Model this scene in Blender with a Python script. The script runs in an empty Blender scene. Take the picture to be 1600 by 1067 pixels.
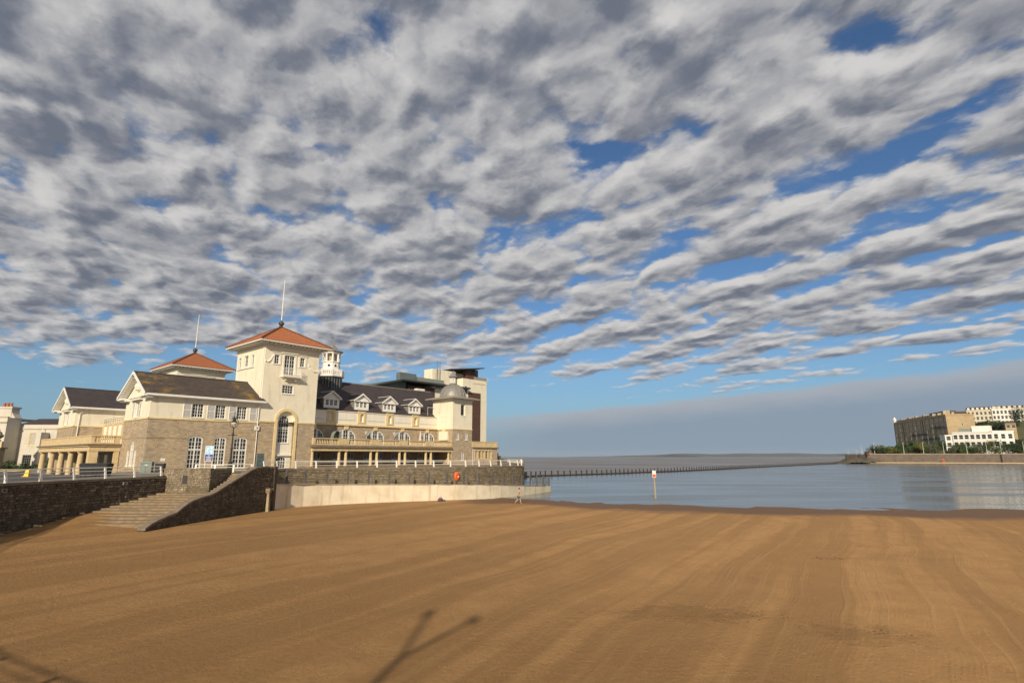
import bpy, bmesh, math, random
from mathutils import Vector, Matrix, noise as mnoise
from mathutils.geometry import delaunay_2d_cdt
R = math.radians
random.seed(7)
scn = bpy.context.scene
COL = scn.collection

# ------------------------------------------------------------------ camera
cam_d = bpy.data.cameras.new('camera'); cam = bpy.data.objects.new('camera', cam_d); COL.objects.link(cam)
CAM_Z = 5.6
cam_d.sensor_width = 36.0; cam_d.lens = 880.0 / 1600.0 * 36.0
cam_d.clip_start = 0.1; cam_d.clip_end = 40000
cam.location = (0, 0, CAM_Z); cam.rotation_euler = (R(90 + 11.55), 0, 0)
scn.camera = cam
HAZE_DENSITY = 0.000028

# ------------------------------------------------------------------ sun
SUN_EL, SUN_HEAD = R(25), R(9)
D = Vector((math.sin(SUN_HEAD) * math.cos(SUN_EL), math.cos(SUN_HEAD) * math.cos(SUN_EL), -math.sin(SUN_EL)))
sun_d = bpy.data.lights.new('sun', 'SUN'); sun_d.energy = 4.6; sun_d.angle = R(0.9); sun_d.color = (1.0, 0.88, 0.70)
sun = bpy.data.objects.new('sun', sun_d); COL.objects.link(sun)
sun.location = (-8, -60, 60); sun.rotation_euler = D.to_track_quat('-Z', 'Y').to_euler()

# ------------------------------------------------------------------ node helper
class NT:
    def __init__(s, tree): s.t = tree; s.n = tree.nodes; s.l = tree.links
    def node(s, typ, **k):
        nd = s.n.new(typ)
        for a, v in k.items(): setattr(nd, a, v)
        return nd
    def put(s, sock, v):
        if v is None: return
        if isinstance(v, bpy.types.NodeSocket): s.l.new(v, sock)
        else: sock.default_value = v
    def math(s, op, a, b=None, c=None, clamp=False):
        nd = s.node('ShaderNodeMath', operation=op, use_clamp=clamp)
        for i, v in enumerate((a, b, c)): s.put(nd.inputs[i], v)
        return nd.outputs[0]
    def vmath(s, op, a, b=None):
        nd = s.node('ShaderNodeVectorMath', operation=op)
        s.put(nd.inputs[0], a); s.put(nd.inputs[1], b)
        return nd.outputs[1] if op in ('DOT_PRODUCT', 'LENGTH') else nd.outputs[0]
    def sep(s, v):
        nd = s.node('ShaderNodeSeparateXYZ'); s.put(nd.inputs[0], v); return nd.outputs
    def comb(s, x, y, z=0.0):
        nd = s.node('ShaderNodeCombineXYZ')
        for i, v in enumerate((x, y, z)): s.put(nd.inputs[i], v)
        return nd.outputs[0]
    def noise(s, vec, scale, detail=4, rough=.5, dist=0.0, dims='3D'):
        nd = s.node('ShaderNodeTexNoise', noise_dimensions=dims)
        s.put(nd.inputs['Vector'], vec); nd.inputs['Scale'].default_value = scale; nd.inputs['Detail'].default_value = detail
        nd.inputs['Roughness'].default_value = rough; nd.inputs['Distortion'].default_value = dist
        return nd.outputs[0]
    def mix(s, f, a, b, mode='MIX'):
        nd = s.node('ShaderNodeMix', data_type='RGBA', blend_type=mode)
        s.put(nd.inputs[0], f)
        for sk, v in ((nd.inputs[6], a), (nd.inputs[7], b)):
            if not isinstance(v, bpy.types.NodeSocket): v = (v[0], v[1], v[2], 1)
            s.put(sk, v)
        return nd.outputs[2]
    def ramp(s, f, a, b, x=0.0, y=1.0, smooth=True):
        nd = s.node('ShaderNodeMapRange', interpolation_type='SMOOTHSTEP' if smooth else 'LINEAR')
        s.put(nd.inputs[0], f)
        for i, v in ((1, a), (2, b), (3, x), (4, y)): s.put(nd.inputs[i], v)
        return nd.outputs[0]

# ------------------------------------------------------------------ world: Nishita sky under a broken altocumulus deck
world = bpy.data.worlds.new('World'); scn.world = world; world.use_nodes = True
world.cycles.sampling_method = 'MANUAL'; world.cycles.sample_map_resolution = 512
w = NT(world.node_tree); w.n.clear()
SKY_STRENGTH = 0.10
tc = w.node('ShaderNodeTexCoord')
dvec = w.vmath('NORMALIZE', tc.outputs['Generated'])
sky = w.node('ShaderNodeTexSky', sky_type='NISHITA')
sky.sun_disc = False; sky.sun_elevation = SUN_EL; sky.sun_rotation = math.pi + SUN_HEAD
sky.altitude = 0; sky.air_density = 1.0; sky.dust_density = 0.6; sky.ozone_density = 2.0
dx, dy, dz = w.sep(dvec)
zc = w.math('MAXIMUM', dz, 0.0)
zden = w.math('ADD', zc, 0.115)
px = w.math('DIVIDE', dx, zden); py = w.math('DIVIDE', dy, zden)
BA = R(-34)
ca, sa = math.cos(BA), math.sin(BA)

def density_group():
    g = bpy.data.node_groups.new('cloud_density', 'ShaderNodeTree')
    g.interface.new_socket('P', in_out='INPUT', socket_type='NodeSocketVector')
    g.interface.new_socket('D', in_out='OUTPUT', socket_type='NodeSocketFloat')
    n = NT(g)
    gi = n.node('NodeGroupInput'); go = n.node('NodeGroupOutput')
    P = gi.outputs[0]
    x, y, _ = n.sep(P)
    rad = n.vmath('LENGTH', P)
    wob = n.noise(P, 0.9, 2, .5)
    c = n.math('ADD', n.math('MULTIPLY', x, ca), n.math('MULTIPLY', y, -sa))
    a = n.math('ADD', n.math('MULTIPLY', x, sa), n.math('MULTIPLY', y, ca))
    cw = n.math('ADD', c, n.math('MULTIPLY', n.math('SUBTRACT', wob, .5), .55))
    q = n.comb(n.math('MULTIPLY', c, 1.0), n.math('MULTIPLY', a, .78), 3.7)
    warp = n.node('ShaderNodeTexNoise'); n.put(warp.inputs['Vector'], q); warp.inputs['Scale'].default_value = 4.5; warp.inputs['Detail'].default_value = 5
    warp.inputs['Roughness'].default_value = .6
    wv = n.vmath('SCALE', n.vmath('SUBTRACT', warp.outputs['Color'], (.5, .5, .5))); wv.node.inputs[3].default_value = .30
    qd = n.vmath('ADD', q, wv)
    def cells(scale, sm_):
        vo = n.node('ShaderNodeTexVoronoi', feature='SMOOTH_F1', voronoi_dimensions='2D'); n.put(vo.inputs['Vector'], qd); vo.inputs['Scale'].default_value = scale
        vo.inputs['Smoothness'].default_value = sm_
        return n.math('SUBTRACT', .55, vo.outputs['Distance'])
    fb = n.math('SUBTRACT', n.noise(q, 2.9, 8, .58, dims='2D'), .5)
    fine = n.math('SUBTRACT', n.noise(qd, 9.0, 6, .62, dims='2D'), .5)
    band = n.math('SINE', n.math('MULTIPLY', cw, 2 * math.pi / .40))
    bw = n.ramp(c, 0.3, 2.2, .08, .34)
    low = n.math('SUBTRACT', n.noise(n.comb(c, n.math('MULTIPLY', a, .7), 9.1), 1.0, 3, .5), .5)
    d = n.math('MULTIPLY', cells(5.0, .30), 1.10)
    d = n.math('ADD', d, n.math('MULTIPLY', cells(12.5, .28), .48))
    d = n.math('ADD', d, n.math('MULTIPLY', fb, 1.05))
    d = n.math('ADD', d, n.math('MULTIPLY', fine, .30))
    d = n.math('ADD', d, n.math('MULTIPLY', band, bw))
    d = n.math('ADD', d, n.math('MULTIPLY', low, .55))
    d = n.math('ADD', d, n.ramp(c, -1.2, 2.6, .33, .15))
    d = n.math('SUBTRACT', d, n.ramp(n.math('ADD', rad, n.math('MULTIPLY', low, 2.6)), 3.15, 4.75, 0, 1.25))
    n.put(go.inputs[0], d)
    return g
DG = density_group()
def dens(x, y):
    g = w.node('ShaderNodeGroup'); g.node_tree = DG
    w.put(g.inputs[0], w.comb(x, y, 0.0)); return g.outputs[0]
d0 = dens(px, py)
d1 = dens(w.math('ADD', px, -.075 * D.x), w.math('ADD', py, -.075 * D.y))
prad = w.vmath('LENGTH', w.comb(px, py, 0.0))
alpha = w.math('MULTIPLY', w.ramp(d0, -.24, .30), w.ramp(prad, 3.0, 5.0, 1.0, .72))
relief = w.math('MULTIPLY', w.math('SUBTRACT', d0, d1), 1.0)
thick = w.ramp(d0, .0, 1.1)
tone = w.ramp(w.math('ADD', w.math('SUBTRACT', .45, w.math('MULTIPLY', thick, .36)), relief), -.30, 1.05)
K = 1.0 / SKY_STRENGTH
def kc(r, g, b): return (r * K, g * K, b * K)
ccol = w.mix(tone, kc(.150, .170, .218), kc(.64, .625, .615))
base = w.mix(1.0, sky.outputs[0], (.55, .73, .91), 'MULTIPLY')
hz = w.ramp(zc, 0.0, .22, 1, 0)
base = w.mix(w.math('MULTIPLY', hz, .70), base, kc(.215, .37, .50))
skyc = w.mix(alpha, base, ccol)
# low stratus bank over the sea
edge_n = w.noise(w.comb(w.math('MULTIPLY', dx, 14.0), w.math('MULTIPLY', dz, 60.0), 0.0), 1.0, 6, .6)
edge = w.math('ADD', w.math('MULTIPLY', dx, .078), .074)
edge = w.math('ADD', edge, w.math('MULTIPLY', w.math('SUBTRACT', edge_n, .5), .020))
bank = w.ramp(w.math('SUBTRACT', edge, zc), -.003, .012)
bank = w.math('MULTIPLY', bank, w.ramp(dx, -.24, .12, .0, .92))
btone = w.ramp(w.math('SUBTRACT', edge, zc), 0.0, .045)
bcol = w.mix(btone, kc(.40, .415, .455), kc(.255, .315, .395))
bcol = w.mix(w.ramp(zc, .035, .0), bcol, kc(.235, .315, .405))
skyc = w.mix(bank, skyc, bcol)
bg = w.node('ShaderNodeBackground'); w.put(bg.inputs[0], skyc); bg.inputs[1].default_value = SKY_STRENGTH
out = w.node('ShaderNodeOutputWorld'); w.l.new(bg.outputs[0], out.inputs[0])

# ------------------------------------------------------------------ colour management
scn.view_settings.view_transform = 'Standard'; scn.view_settings.look = 'None'
scn.view_settings.gamma = 1.0; scn.view_settings.exposure = 0.0; scn.view_settings.use_curve_mapping = False
scn.render.engine = 'CYCLES'
scn.cycles.max_bounces = 6; scn.cycles.transparent_max_bounces = 8
scn.cycles.use_denoising = True
scn.cycles.sample_clamp_indirect = 6.0

# ------------------------------------------------------------------ materials
MATS = {}
def newmat(name):
    m = bpy.data.materials.new(name); m.use_nodes = True
    t = NT(m.node_tree); b = t.n['Principled BSDF']; MATS[name] = m
    return m, t, b
def pmat(name, c1, c2=None, scale=3.0, rough=.8, bump=0.0, bscale=None, metal=0.0, detail=5, spec=.35, lo=.35, hi=.68, streak=None):
    m, t, b = newmat(name)
    b.inputs['Roughness'].default_value = rough; b.inputs['Metallic'].default_value = metal
    b.inputs['Specular IOR Level'].default_value = spec
    co = t.node('ShaderNodeTexCoord').outputs['Object']
    if c2 is None: c2 = tuple(v * .82 for v in c1)
    f = t.ramp(t.noise(co, scale, detail, .6), lo, hi)
    col = t.mix(f, c1, c2)
    if streak:                                   # vertical run-off stains
        x, y, z = t.sep(co)
        sv = t.comb(t.math('MULTIPLY', t.math('ADD', x, y), streak[0]), t.math('MULTIPLY', z, streak[0] * .12), 0.0)
        col = t.mix(t.math('MULTIPLY', t.ramp(t.noise(sv, 1.0, 5, .6), .52, .74), streak[1]), col, streak[2])
    t.put(b.inputs['Base Color'], col)
    if bump:
        bn = t.node('ShaderNodeBump'); bn.inputs['Strength'].default_value = bump; bn.inputs['Distance'].default_value = .03
        t.put(bn.inputs['Height'], t.noise(co, bscale or scale * 4, 6, .65)); t.put(b.inputs['Normal'], bn.outputs[0])
    return m
def brickmat(name, c1, c2, mortar, bw, bh, rough=.9, msize=.018, bump=.6, zs=1.0, lichen=None):
    m, t, b = newmat(name); b.inputs['Roughness'].default_value = rough; b.inputs['Specular IOR Level'].default_value = .25
    co = t.node('ShaderNodeTexCoord').outputs['Object']
    x, y, z = t.sep(co)
    v = t.comb(t.math('ADD', x, y), t.math('MULTIPLY', z, zs), 0.0)
    nv = t.node('ShaderNodeTexNoise'); t.put(nv.inputs['Vector'], co); nv.inputs['Scale'].default_value = 1.6; nv.inputs['Detail'].default_value = 3
    off = t.vmath('SCALE', t.vmath('SUBTRACT', nv.outputs['Color'], (.5, .5, .5))); off.node.inputs[3].default_value = bh * .35
    v2 = t.vmath('ADD', v, off)
    br = t.node('ShaderNodeTexBrick'); t.put(br.inputs['Vector'], v2)
    br.offset = .5; br.squash = 1.0
    br.inputs['Scale'].default_value = 1.0; br.inputs['Brick Width'].default_value = bw; br.inputs['Row Height'].default_value = bh
    br.inputs['Mortar Size'].default_value = msize; br.inputs['Mortar Smooth'].default_value = .4; br.inputs['Bias'].default_value = 0
    br.inputs['Color1'].default_value = (*c1, 1); br.inputs['Color2'].default_value = (*c2, 1); br.inputs['Mortar'].default_value = (*mortar, 1)
    f = t.ramp(t.noise(co, 1.3, 6, .65), .3, .75)
    col = t.mix(f, br.outputs[0], t.mix(1.0, br.outputs[0], (.72, .74, .78), 'MULTIPLY'))
    big = t.ramp(t.noise(co, .35, 4, .6), .4, .7)
    col = t.mix(t.math('MULTIPLY', big, .35), col, t.mix(1.0, col, (1.2, 1.1, .92), 'MULTIPLY'))
    if lichen:
        li = t.ramp(t.noise(co, .8, 6, .7), .46, .70)
        gx = t.ramp(x, lichen[0], lichen[1])
        if len(lichen) > 3:
            gx = t.math('MAXIMUM', gx, t.math('MULTIPLY', t.ramp(x, lichen[3], lichen[4]), t.ramp(x, lichen[5], lichen[4])))
        col = t.mix(t.math('MULTIPLY', li, gx), col, lichen[2])
    t.put(b.inputs['Base Color'], col)
    bn = t.node('ShaderNodeBump'); bn.inputs['Strength'].default_value = bump; bn.inputs['Distance'].default_value = .02
    hgt = t.math('ADD', t.math('MULTIPLY', t.math('SUBTRACT', 1.0, br.outputs[1]), 1.0), t.math('MULTIPLY', t.noise(co, 9, 5, .6), .6))
    t.put(bn.inputs['Height'], hgt); t.put(b.inputs['Normal'], bn.outputs[0])
    return m

pmat('render_cream', (.82, .745, .58), (.77, .69, .52), .8, .85, .15, 20, streak=(1.3, .55, (.54, .46, .33)))
pmat('render_pale', (.83, .78, .66), (.78, .72, .59), .8, .85, .15, 20, streak=(1.3, .38, (.58, .51, .39)))
pmat('trim_yellow', (.77, .61, .32), (.68, .52, .27), 2.0, .8, .2, 15, streak=(2.0, .4, (.42, .34, .2)))
pmat('stone_cream', (.68, .52, .29), (.56, .42, .23), 2.4, .85, .3, 14, streak=(2.2, .45, (.34, .27, .17)))
pmat('white_paint', (.82, .80, .74), (.76, .73, .66), 2.0, .55)
pmat('white_rail', (.84, .81, .72), (.74, .68, .56), 5.0, .45)
pmat('shutter_grey', (.62, .60, .56), (.56, .54, .50), 3.0, .6)
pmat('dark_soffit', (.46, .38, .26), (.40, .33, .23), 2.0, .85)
pmat('terracotta', (.42, .140, .055), (.28, .095, .042), 2.2, .75, .3, 12, lo=.4, hi=.75)
pmat('terracotta_dark', (.16, .075, .04), (.10, .05, .03), 2.0, .85)
brickmat('stone_wall', (.53, .405, .265), (.36, .275, .185), (.60, .49, .345), .46, .21, bump=.8)
brickmat('stone_wall_warm', (.43, .33, .19), (.36, .27, .155), (.45, .36, .22), .5, .24, bump=.5)
brickmat('slate_brown', (.105, .080, .066), (.080, .062, .054), (.050, .040, .036), .34, .16, .75, .010, .35, 1.0,
         lichen=(-1.8, -6.8, (.30, .185, .035), 3.2, 5.6, 7.4))
brickmat('slate_dark', (.080, .062, .062), (.062, .050, .052), (.045, .037, .037), .34, .16, .7, .010, .3)
brickmat('brick_brown', (.13, .062, .045), (.10, .050, .038), (.12, .075, .06), .5, .16, .85, .02, .3)
pmat('lead', (.30, .28, .25), (.23, .215, .19), 2.5, .5, .15, 12, metal=.25)
pmat('glass_dark', (.018, .020, .022), (.030, .030, .028), .6, .06, spec=.6)
pmat('glass_warm', (.045, .036, .026), (.025, .022, .018), .7, .10, spec=.6)
pmat('curtain', (.50, .46, .38), (.40, .36, .30), 3, .8)
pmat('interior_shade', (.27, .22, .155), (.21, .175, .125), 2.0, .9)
pmat('door_grey', (.50, .48, .43), (.43, .41, .37), 2.0, .6)
pmat('door_teal', (.10, .145, .145), (.08, .12, .12), 2.0, .55)
pmat('black_iron', (.022, .020, .019), (.035, .030, .026), 6.0, .45, spec=.5)
pmat('post_timber', (.115, .110, .112), (.08, .076, .078), 6.0, .8, .3, 20)
pmat('sea_timber', (.050, .042, .036), (.030, .027, .024), 3.0, .85, .3, 10)
pmat('concrete_ledge', (.78, .69, .52), (.64, .54, .38), .5, .9, .4, 6, detail=8, lo=.35, hi=.72, streak=(.8, .75, (.36, .255, .155)))
pmat('concrete_grey', (.33, .29, .235), (.26, .23, .19), 1.0, .9, .3, 8)
pmat('mortar_dark', (.105, .082, .060), (.066, .052, .040), 1.5, .95, .4, 10)
pmat('mortar_pier', (.20, .165, .115), (.13, .105, .075), 1.5, .95, .4, 10)
pmat('coping', (.25, .195, .135), (.17, .135, .095), 2.0, .9, .4, 10)
pmat('step_stone', (.29, .212, .130), (.20, .145, .088), 2.6, .9, .4, 8)
pmat('paving', (.225, .195, .165), (.18, .155, .13), .8, .9, .2, 8)
pmat('tarmac', (.095, .090, .092), (.075, .070, .072), .6, .9, .2, 20)
pmat('bin_black', (.020, .020, .022), (.032, .031, .031), 2.0, .5)
pmat('cabinet_green', (.20, .24, .21), (.16, .195, .175), 2.0, .6)
pmat('yellow_plastic', (.85, .55, .02), (.78, .50, .02), 2.0, .5)
pmat('orange_plastic', (.80, .13, .02), (.70, .10, .02), 2.0, .4)
pmat('red_paint', (.62, .06, .03), (.5, .05, .03), 2.0, .5)
pmat('sign_sky', (.25, .52, .78), (.42, .66, .84), 3.0, .5)
pmat('sign_navy', (.035, .055, .25), (.03, .045, .2), 2.0, .5)
pmat('wood_weathered', (.44, .34, .21), (.31, .24, .15), 5.0, .85, .4, 20)
pmat('pier_wood_dark', (.075, .062, .05), (.05, .042, .034), 3.0, .9)
pmat('skin', (.58, .33, .21), (.54, .30, .19), 6.0, .6)
pmat('shorts_blue', (.035, .10, .14), (.03, .17, .19), 9.0, .8)
pmat('hair_dark', (.045, .03, .02), (.03, .02, .014), 9.0, .8)
pmat('bag_blue', (.05, .055, .12), (.15, .06, .06), 6.0, .8)
pmat('plaque', (.055, .055, .05), (.04, .04, .037), 5.0, .5)
pmat('metal_grey', (.24, .25, .245), (.20, .21, .21), 1.5, .5, metal=.3)
pmat('metal_dark', (.055, .060, .060), (.045, .048, .048), 1.5, .5)
pmat('cladding_teal', (.135, .165, .160), (.115, .14, .14), 1.0, .55)
pmat('cladding_sage', (.245, .265, .225), (.215, .235, .20), 1.0, .6)
pmat('parasol', (.70, .60, .48), (.62, .52, .41), 3, .85)
pmat('leaf_mid', (.070, .105, .022), (.040, .068, .016), 2.0, .7)
pmat('leaf_dark', (.030, .050, .014), (.020, .036, .011), 2.0, .7)
pmat('leaf_yellow', (.145, .150, .022), (.095, .110, .02), 2.0, .7)
pmat('leaf_grey', (.12, .125, .07), (.085, .095, .055), 2.0, .7)
pmat('bark', (.09, .065, .045), (.06, .045, .03), 4.0, .9)
pmat('far_stone', (.50, .39, .255), (.40, .315, .21), .25, .9, streak=(.35, .5, (.15, .12, .085)))
pmat('villa_render', (.62, .575, .48), (.55, .505, .42), .5, .85, .15, 10, streak=(.9, .5, (.42, .37, .29)))
pmat('weed', (.13, .085, .04), (.10, .062, .03), 5.0, .85)
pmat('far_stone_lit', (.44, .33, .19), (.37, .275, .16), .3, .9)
pmat('far_white', (.80, .76, .68), (.74, .70, .62), .3, .8)
pmat('far_cream', (.66, .58, .42), (.60, .52, .38), .3, .85)
pmat('far_roof', (.10, .07, .055), (.08, .055, .045), .4, .85)
pmat('far_wall', (.175, .135, .105), (.125, .10, .080), .35, .95, streak=(.5, .5, (.085, .07, .055)))
pmat('hill_ground', (.075, .085, .03), (.10, .09, .045), .08, .95)
pmat('rock', (.115, .095, .07), (.075, .064, .05), .2, .95, .5, 1.0)
pmat('far_land', (.030, .038, .042), (.045, .050, .045), .002, .95)
pmat('sea_wall_lamp', (.62, .60, .55), (.55, .53, .48), 2.0, .5)

# random-per-stone rubble
def rubble(name, cols, rough=.92):
    m, t, b = newmat(name); b.inputs['Roughness'].default_value = rough; b.inputs['Specular IOR Level'].default_value = .25
    geo = t.node('ShaderNodeNewGeometry')
    cr = t.node('ShaderNodeValToRGB'); t.put(cr.inputs[0], geo.outputs['Random Per Island'])
    els = cr.color_ramp.elements
    while len(els) < len(cols): els.new(.5)
    for i, c in enumerate(cols): els[i].position = i / (len(cols) - 1); els[i].color = (*c, 1)
    co = t.node('ShaderNodeTexCoord').outputs['Object']
    n1 = t.noise(co, 2.2, 7, .65)
    col = t.mix(t.ramp(n1, .35, .7), cr.outputs[0], t.mix(1.0, cr.outputs[0], (.55, .55, .56), 'MULTIPLY'))
    x, y, z = t.sep(co)
    weed = t.math('MULTIPLY', t.ramp(z, 1.5, .25), t.ramp(t.noise(co, .7, 5, .6), .38, .62))
    col = t.mix(t.math('MULTIPLY', weed, .55), col, (.055, .047, .018))
    t.put(b.inputs['Base Color'], col)
    bn = t.node('ShaderNodeBump'); bn.inputs['Strength'].default_value = .6; bn.inputs['Distance'].default_value = .03
    t.put(bn.inputs['Height'], t.noise(co, 12, 6, .65)); t.put(b.inputs['Normal'], bn.outputs[0])
rubble('rubble_dark', [(.10, .076, .052), (.185, .145, .10), (.13, .098, .064), (.25, .20, .14), (.155, .115, .075)])
rubble('rubble_mid', [(.24, .19, .13), (.38, .305, .205), (.29, .23, .15), (.48, .40, .28), (.33, .255, .165)])
rubble('rubble_pier', [(.17, .135, .088), (.28, .225, .145), (.22, .175, .11), (.34, .275, .18), (.235, .185, .115)])

# sand: raked in parallel passes that follow the pier, wet towards the lake
def sand_material():
    m, t, b = newmat('sand')
    geo = t.node('ShaderNodeNewGeometry'); pos = geo.outputs['Position']
    x, y, z = t.sep(pos)
    n_big = t.noise(pos, .035, 3, .5)
    az = R(31)
    wob = t.math('MULTIPLY', t.math('SUBTRACT', n_big, .5), 3.0)
    wob2 = t.math('MULTIPLY', t.math('SUBTRACT', t.noise(pos, .07, 2, .5), .5), 1.2)
    q = t.math('ADD', t.math('SUBTRACT', t.math('MULTIPLY', x, math.cos(az)), t.math('MULTIPLY', y, math.sin(az))), t.math('ADD', wob, wob2))
    l = t.math('ADD', t.math('MULTIPLY', x, math.sin(az)), t.math('MULTIPLY', y, math.cos(az)))
    # passes ~2.6 m wide with their own tone
    lane = t.noise(t.comb(t.math('MULTIPLY', q, .42), t.math('MULTIPLY', l, .012), 0.0), 1.0, 3, .55)
    lane2 = t.noise(t.comb(t.math('MULTIPLY', q, 2.1), t.math('MULTIPLY', l, .05), 5.0), 1.0, 3, .6)
    grain = t.noise(pos, 8.0, 8, .80)
    patch = t.noise(pos, .5, 6, .62)
    col = t.mix(t.ramp(patch, .3, .72), (.510, .284, .108), (.422, .228, .083))
    col = t.mix(t.math('MULTIPLY', t.ramp(lane, .44, .56), .62), col, (.330, .178, .064))
    col = t.mix(t.math('MULTIPLY', t.ramp(lane2, .52, .68), .34), col, (.50, .295, .120))
    col = t.mix(t.math('MULTIPLY', t.ramp(grain, .50, .68), .42), col, (.255, .136, .050))
    # scuffed turning places, tinted slightly darker
    def blob(cx, cy, rx, ry):
        return t.ramp(t.math('ADD', t.vmath('LENGTH', t.comb(t.math('DIVIDE', t.math('SUBTRACT', x, cx), rx), t.math('DIVIDE', t.math('SUBTRACT', y, cy), ry), 0.0)), t.math('MULTIPLY', t.math('SUBTRACT', t.noise(pos, 1.5, 7, .7), .5), 4.2)), 1.1, .1)
    scuff = blob(6.6, 22.0, 3.4, 1.3)
    for b_ in ((11.2, 19.6, 1.8, 1.3),): scuff = t.math('MAXIMUM', scuff, blob(*b_))
    col = t.mix(t.math('MULTIPLY', scuff, .10), col, (.235, .125, .046))
    # wet margin (height above the lake)
    wet = t.ramp(t.math('ADD', z, t.math('MULTIPLY', t.math('SUBTRACT', t.noise(pos, .35, 4, .5), .5), .05)), -.005, -.075)
    col = t.mix(wet, col, (.165, .086, .034))
    t.put(b.inputs['Base Color'], col)
    t.put(b.inputs['Roughness'], t.ramp(wet, 0, 1, .92, .62)); b.inputs['Specular IOR Level'].default_value = .3
    tine = t.math('SINE', t.math('MULTIPLY', q, 2 * math.pi / .13))
    tine = t.math('MULTIPLY', tine, t.ramp(t.noise(t.comb(t.math('MULTIPLY', q, .5), t.math('MULTIPLY', l, .06), 2.0), 1.0, 2, .5), .40, .60))
    tine = t.math('MULTIPLY', tine, t.ramp(x, -14.0, 8.0, .15, 1.0))
    ridge = t.ramp(lane2, .50, .70)
    churn = t.noise(pos, 4.0, 9, .78)
    churnw = t.math('ADD', t.ramp(t.math('ADD', x, t.math('MULTIPLY', y, .30)), 22.0, -4.0, .55, 2.1), t.math('MULTIPLY', scuff, .7))
    h = t.math('MULTIPLY', tine, .07)
    h = t.math('ADD', h, t.math('MULTIPLY', ridge, .5))
    h = t.math('ADD', h, t.math('MULTIPLY', t.math('MULTIPLY', churn, churnw), 3.4))
    h = t.math('ADD', h, t.math('MULTIPLY', lane, 2.0))
    h = t.math('MULTIPLY', h, t.ramp(wet, 0, .8, 1, .15))
    bn = t.node('ShaderNodeBump'); bn.inputs['Strength'].default_value = .85; bn.inputs['Distance'].default_value = .05
    t.put(bn.inputs['Height'], h); t.put(b.inputs['Normal'], bn.outputs[0])
sand_material()

def water_material(name, col, rough, scale, strength, spec=.5):
    m, t, b = newmat(name)
    pos = t.node('ShaderNodeNewGeometry').outputs['Position']
    x, y, z = t.sep(pos)
    n1 = t.noise(t.comb(t.math('MULTIPLY', x, .55), y, 0.0), scale, 5, .6)
    n2 = t.noise(t.comb(t.math('MULTIPLY', x, .25), y, 0.0), scale * .06, 4, .55)
    b.inputs['Base Color'].default_value = (*col, 1); b.inputs['IOR'].default_value = 1.33
    b.inputs['Specular IOR Level'].default_value = spec
    t.put(b.inputs['Roughness'], t.ramp(n2, .38, .62, rough * .7, rough * 1.5))
    bn = t.node('ShaderNodeBump'); bn.inputs['Strength'].default_value = strength; bn.inputs['Distance'].default_value = .06
    t.put(bn.inputs['Height'], t.math('ADD', n1, t.math('MULTIPLY', n2, 2.0))); t.put(b.inputs['Normal'], bn.outputs[0])
water_material('lake_water', (.150, .158, .152), .17, 1.6, .20)
water_material('sea_water', (.195, .182, .175), .45, .5, .5, .35)

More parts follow.
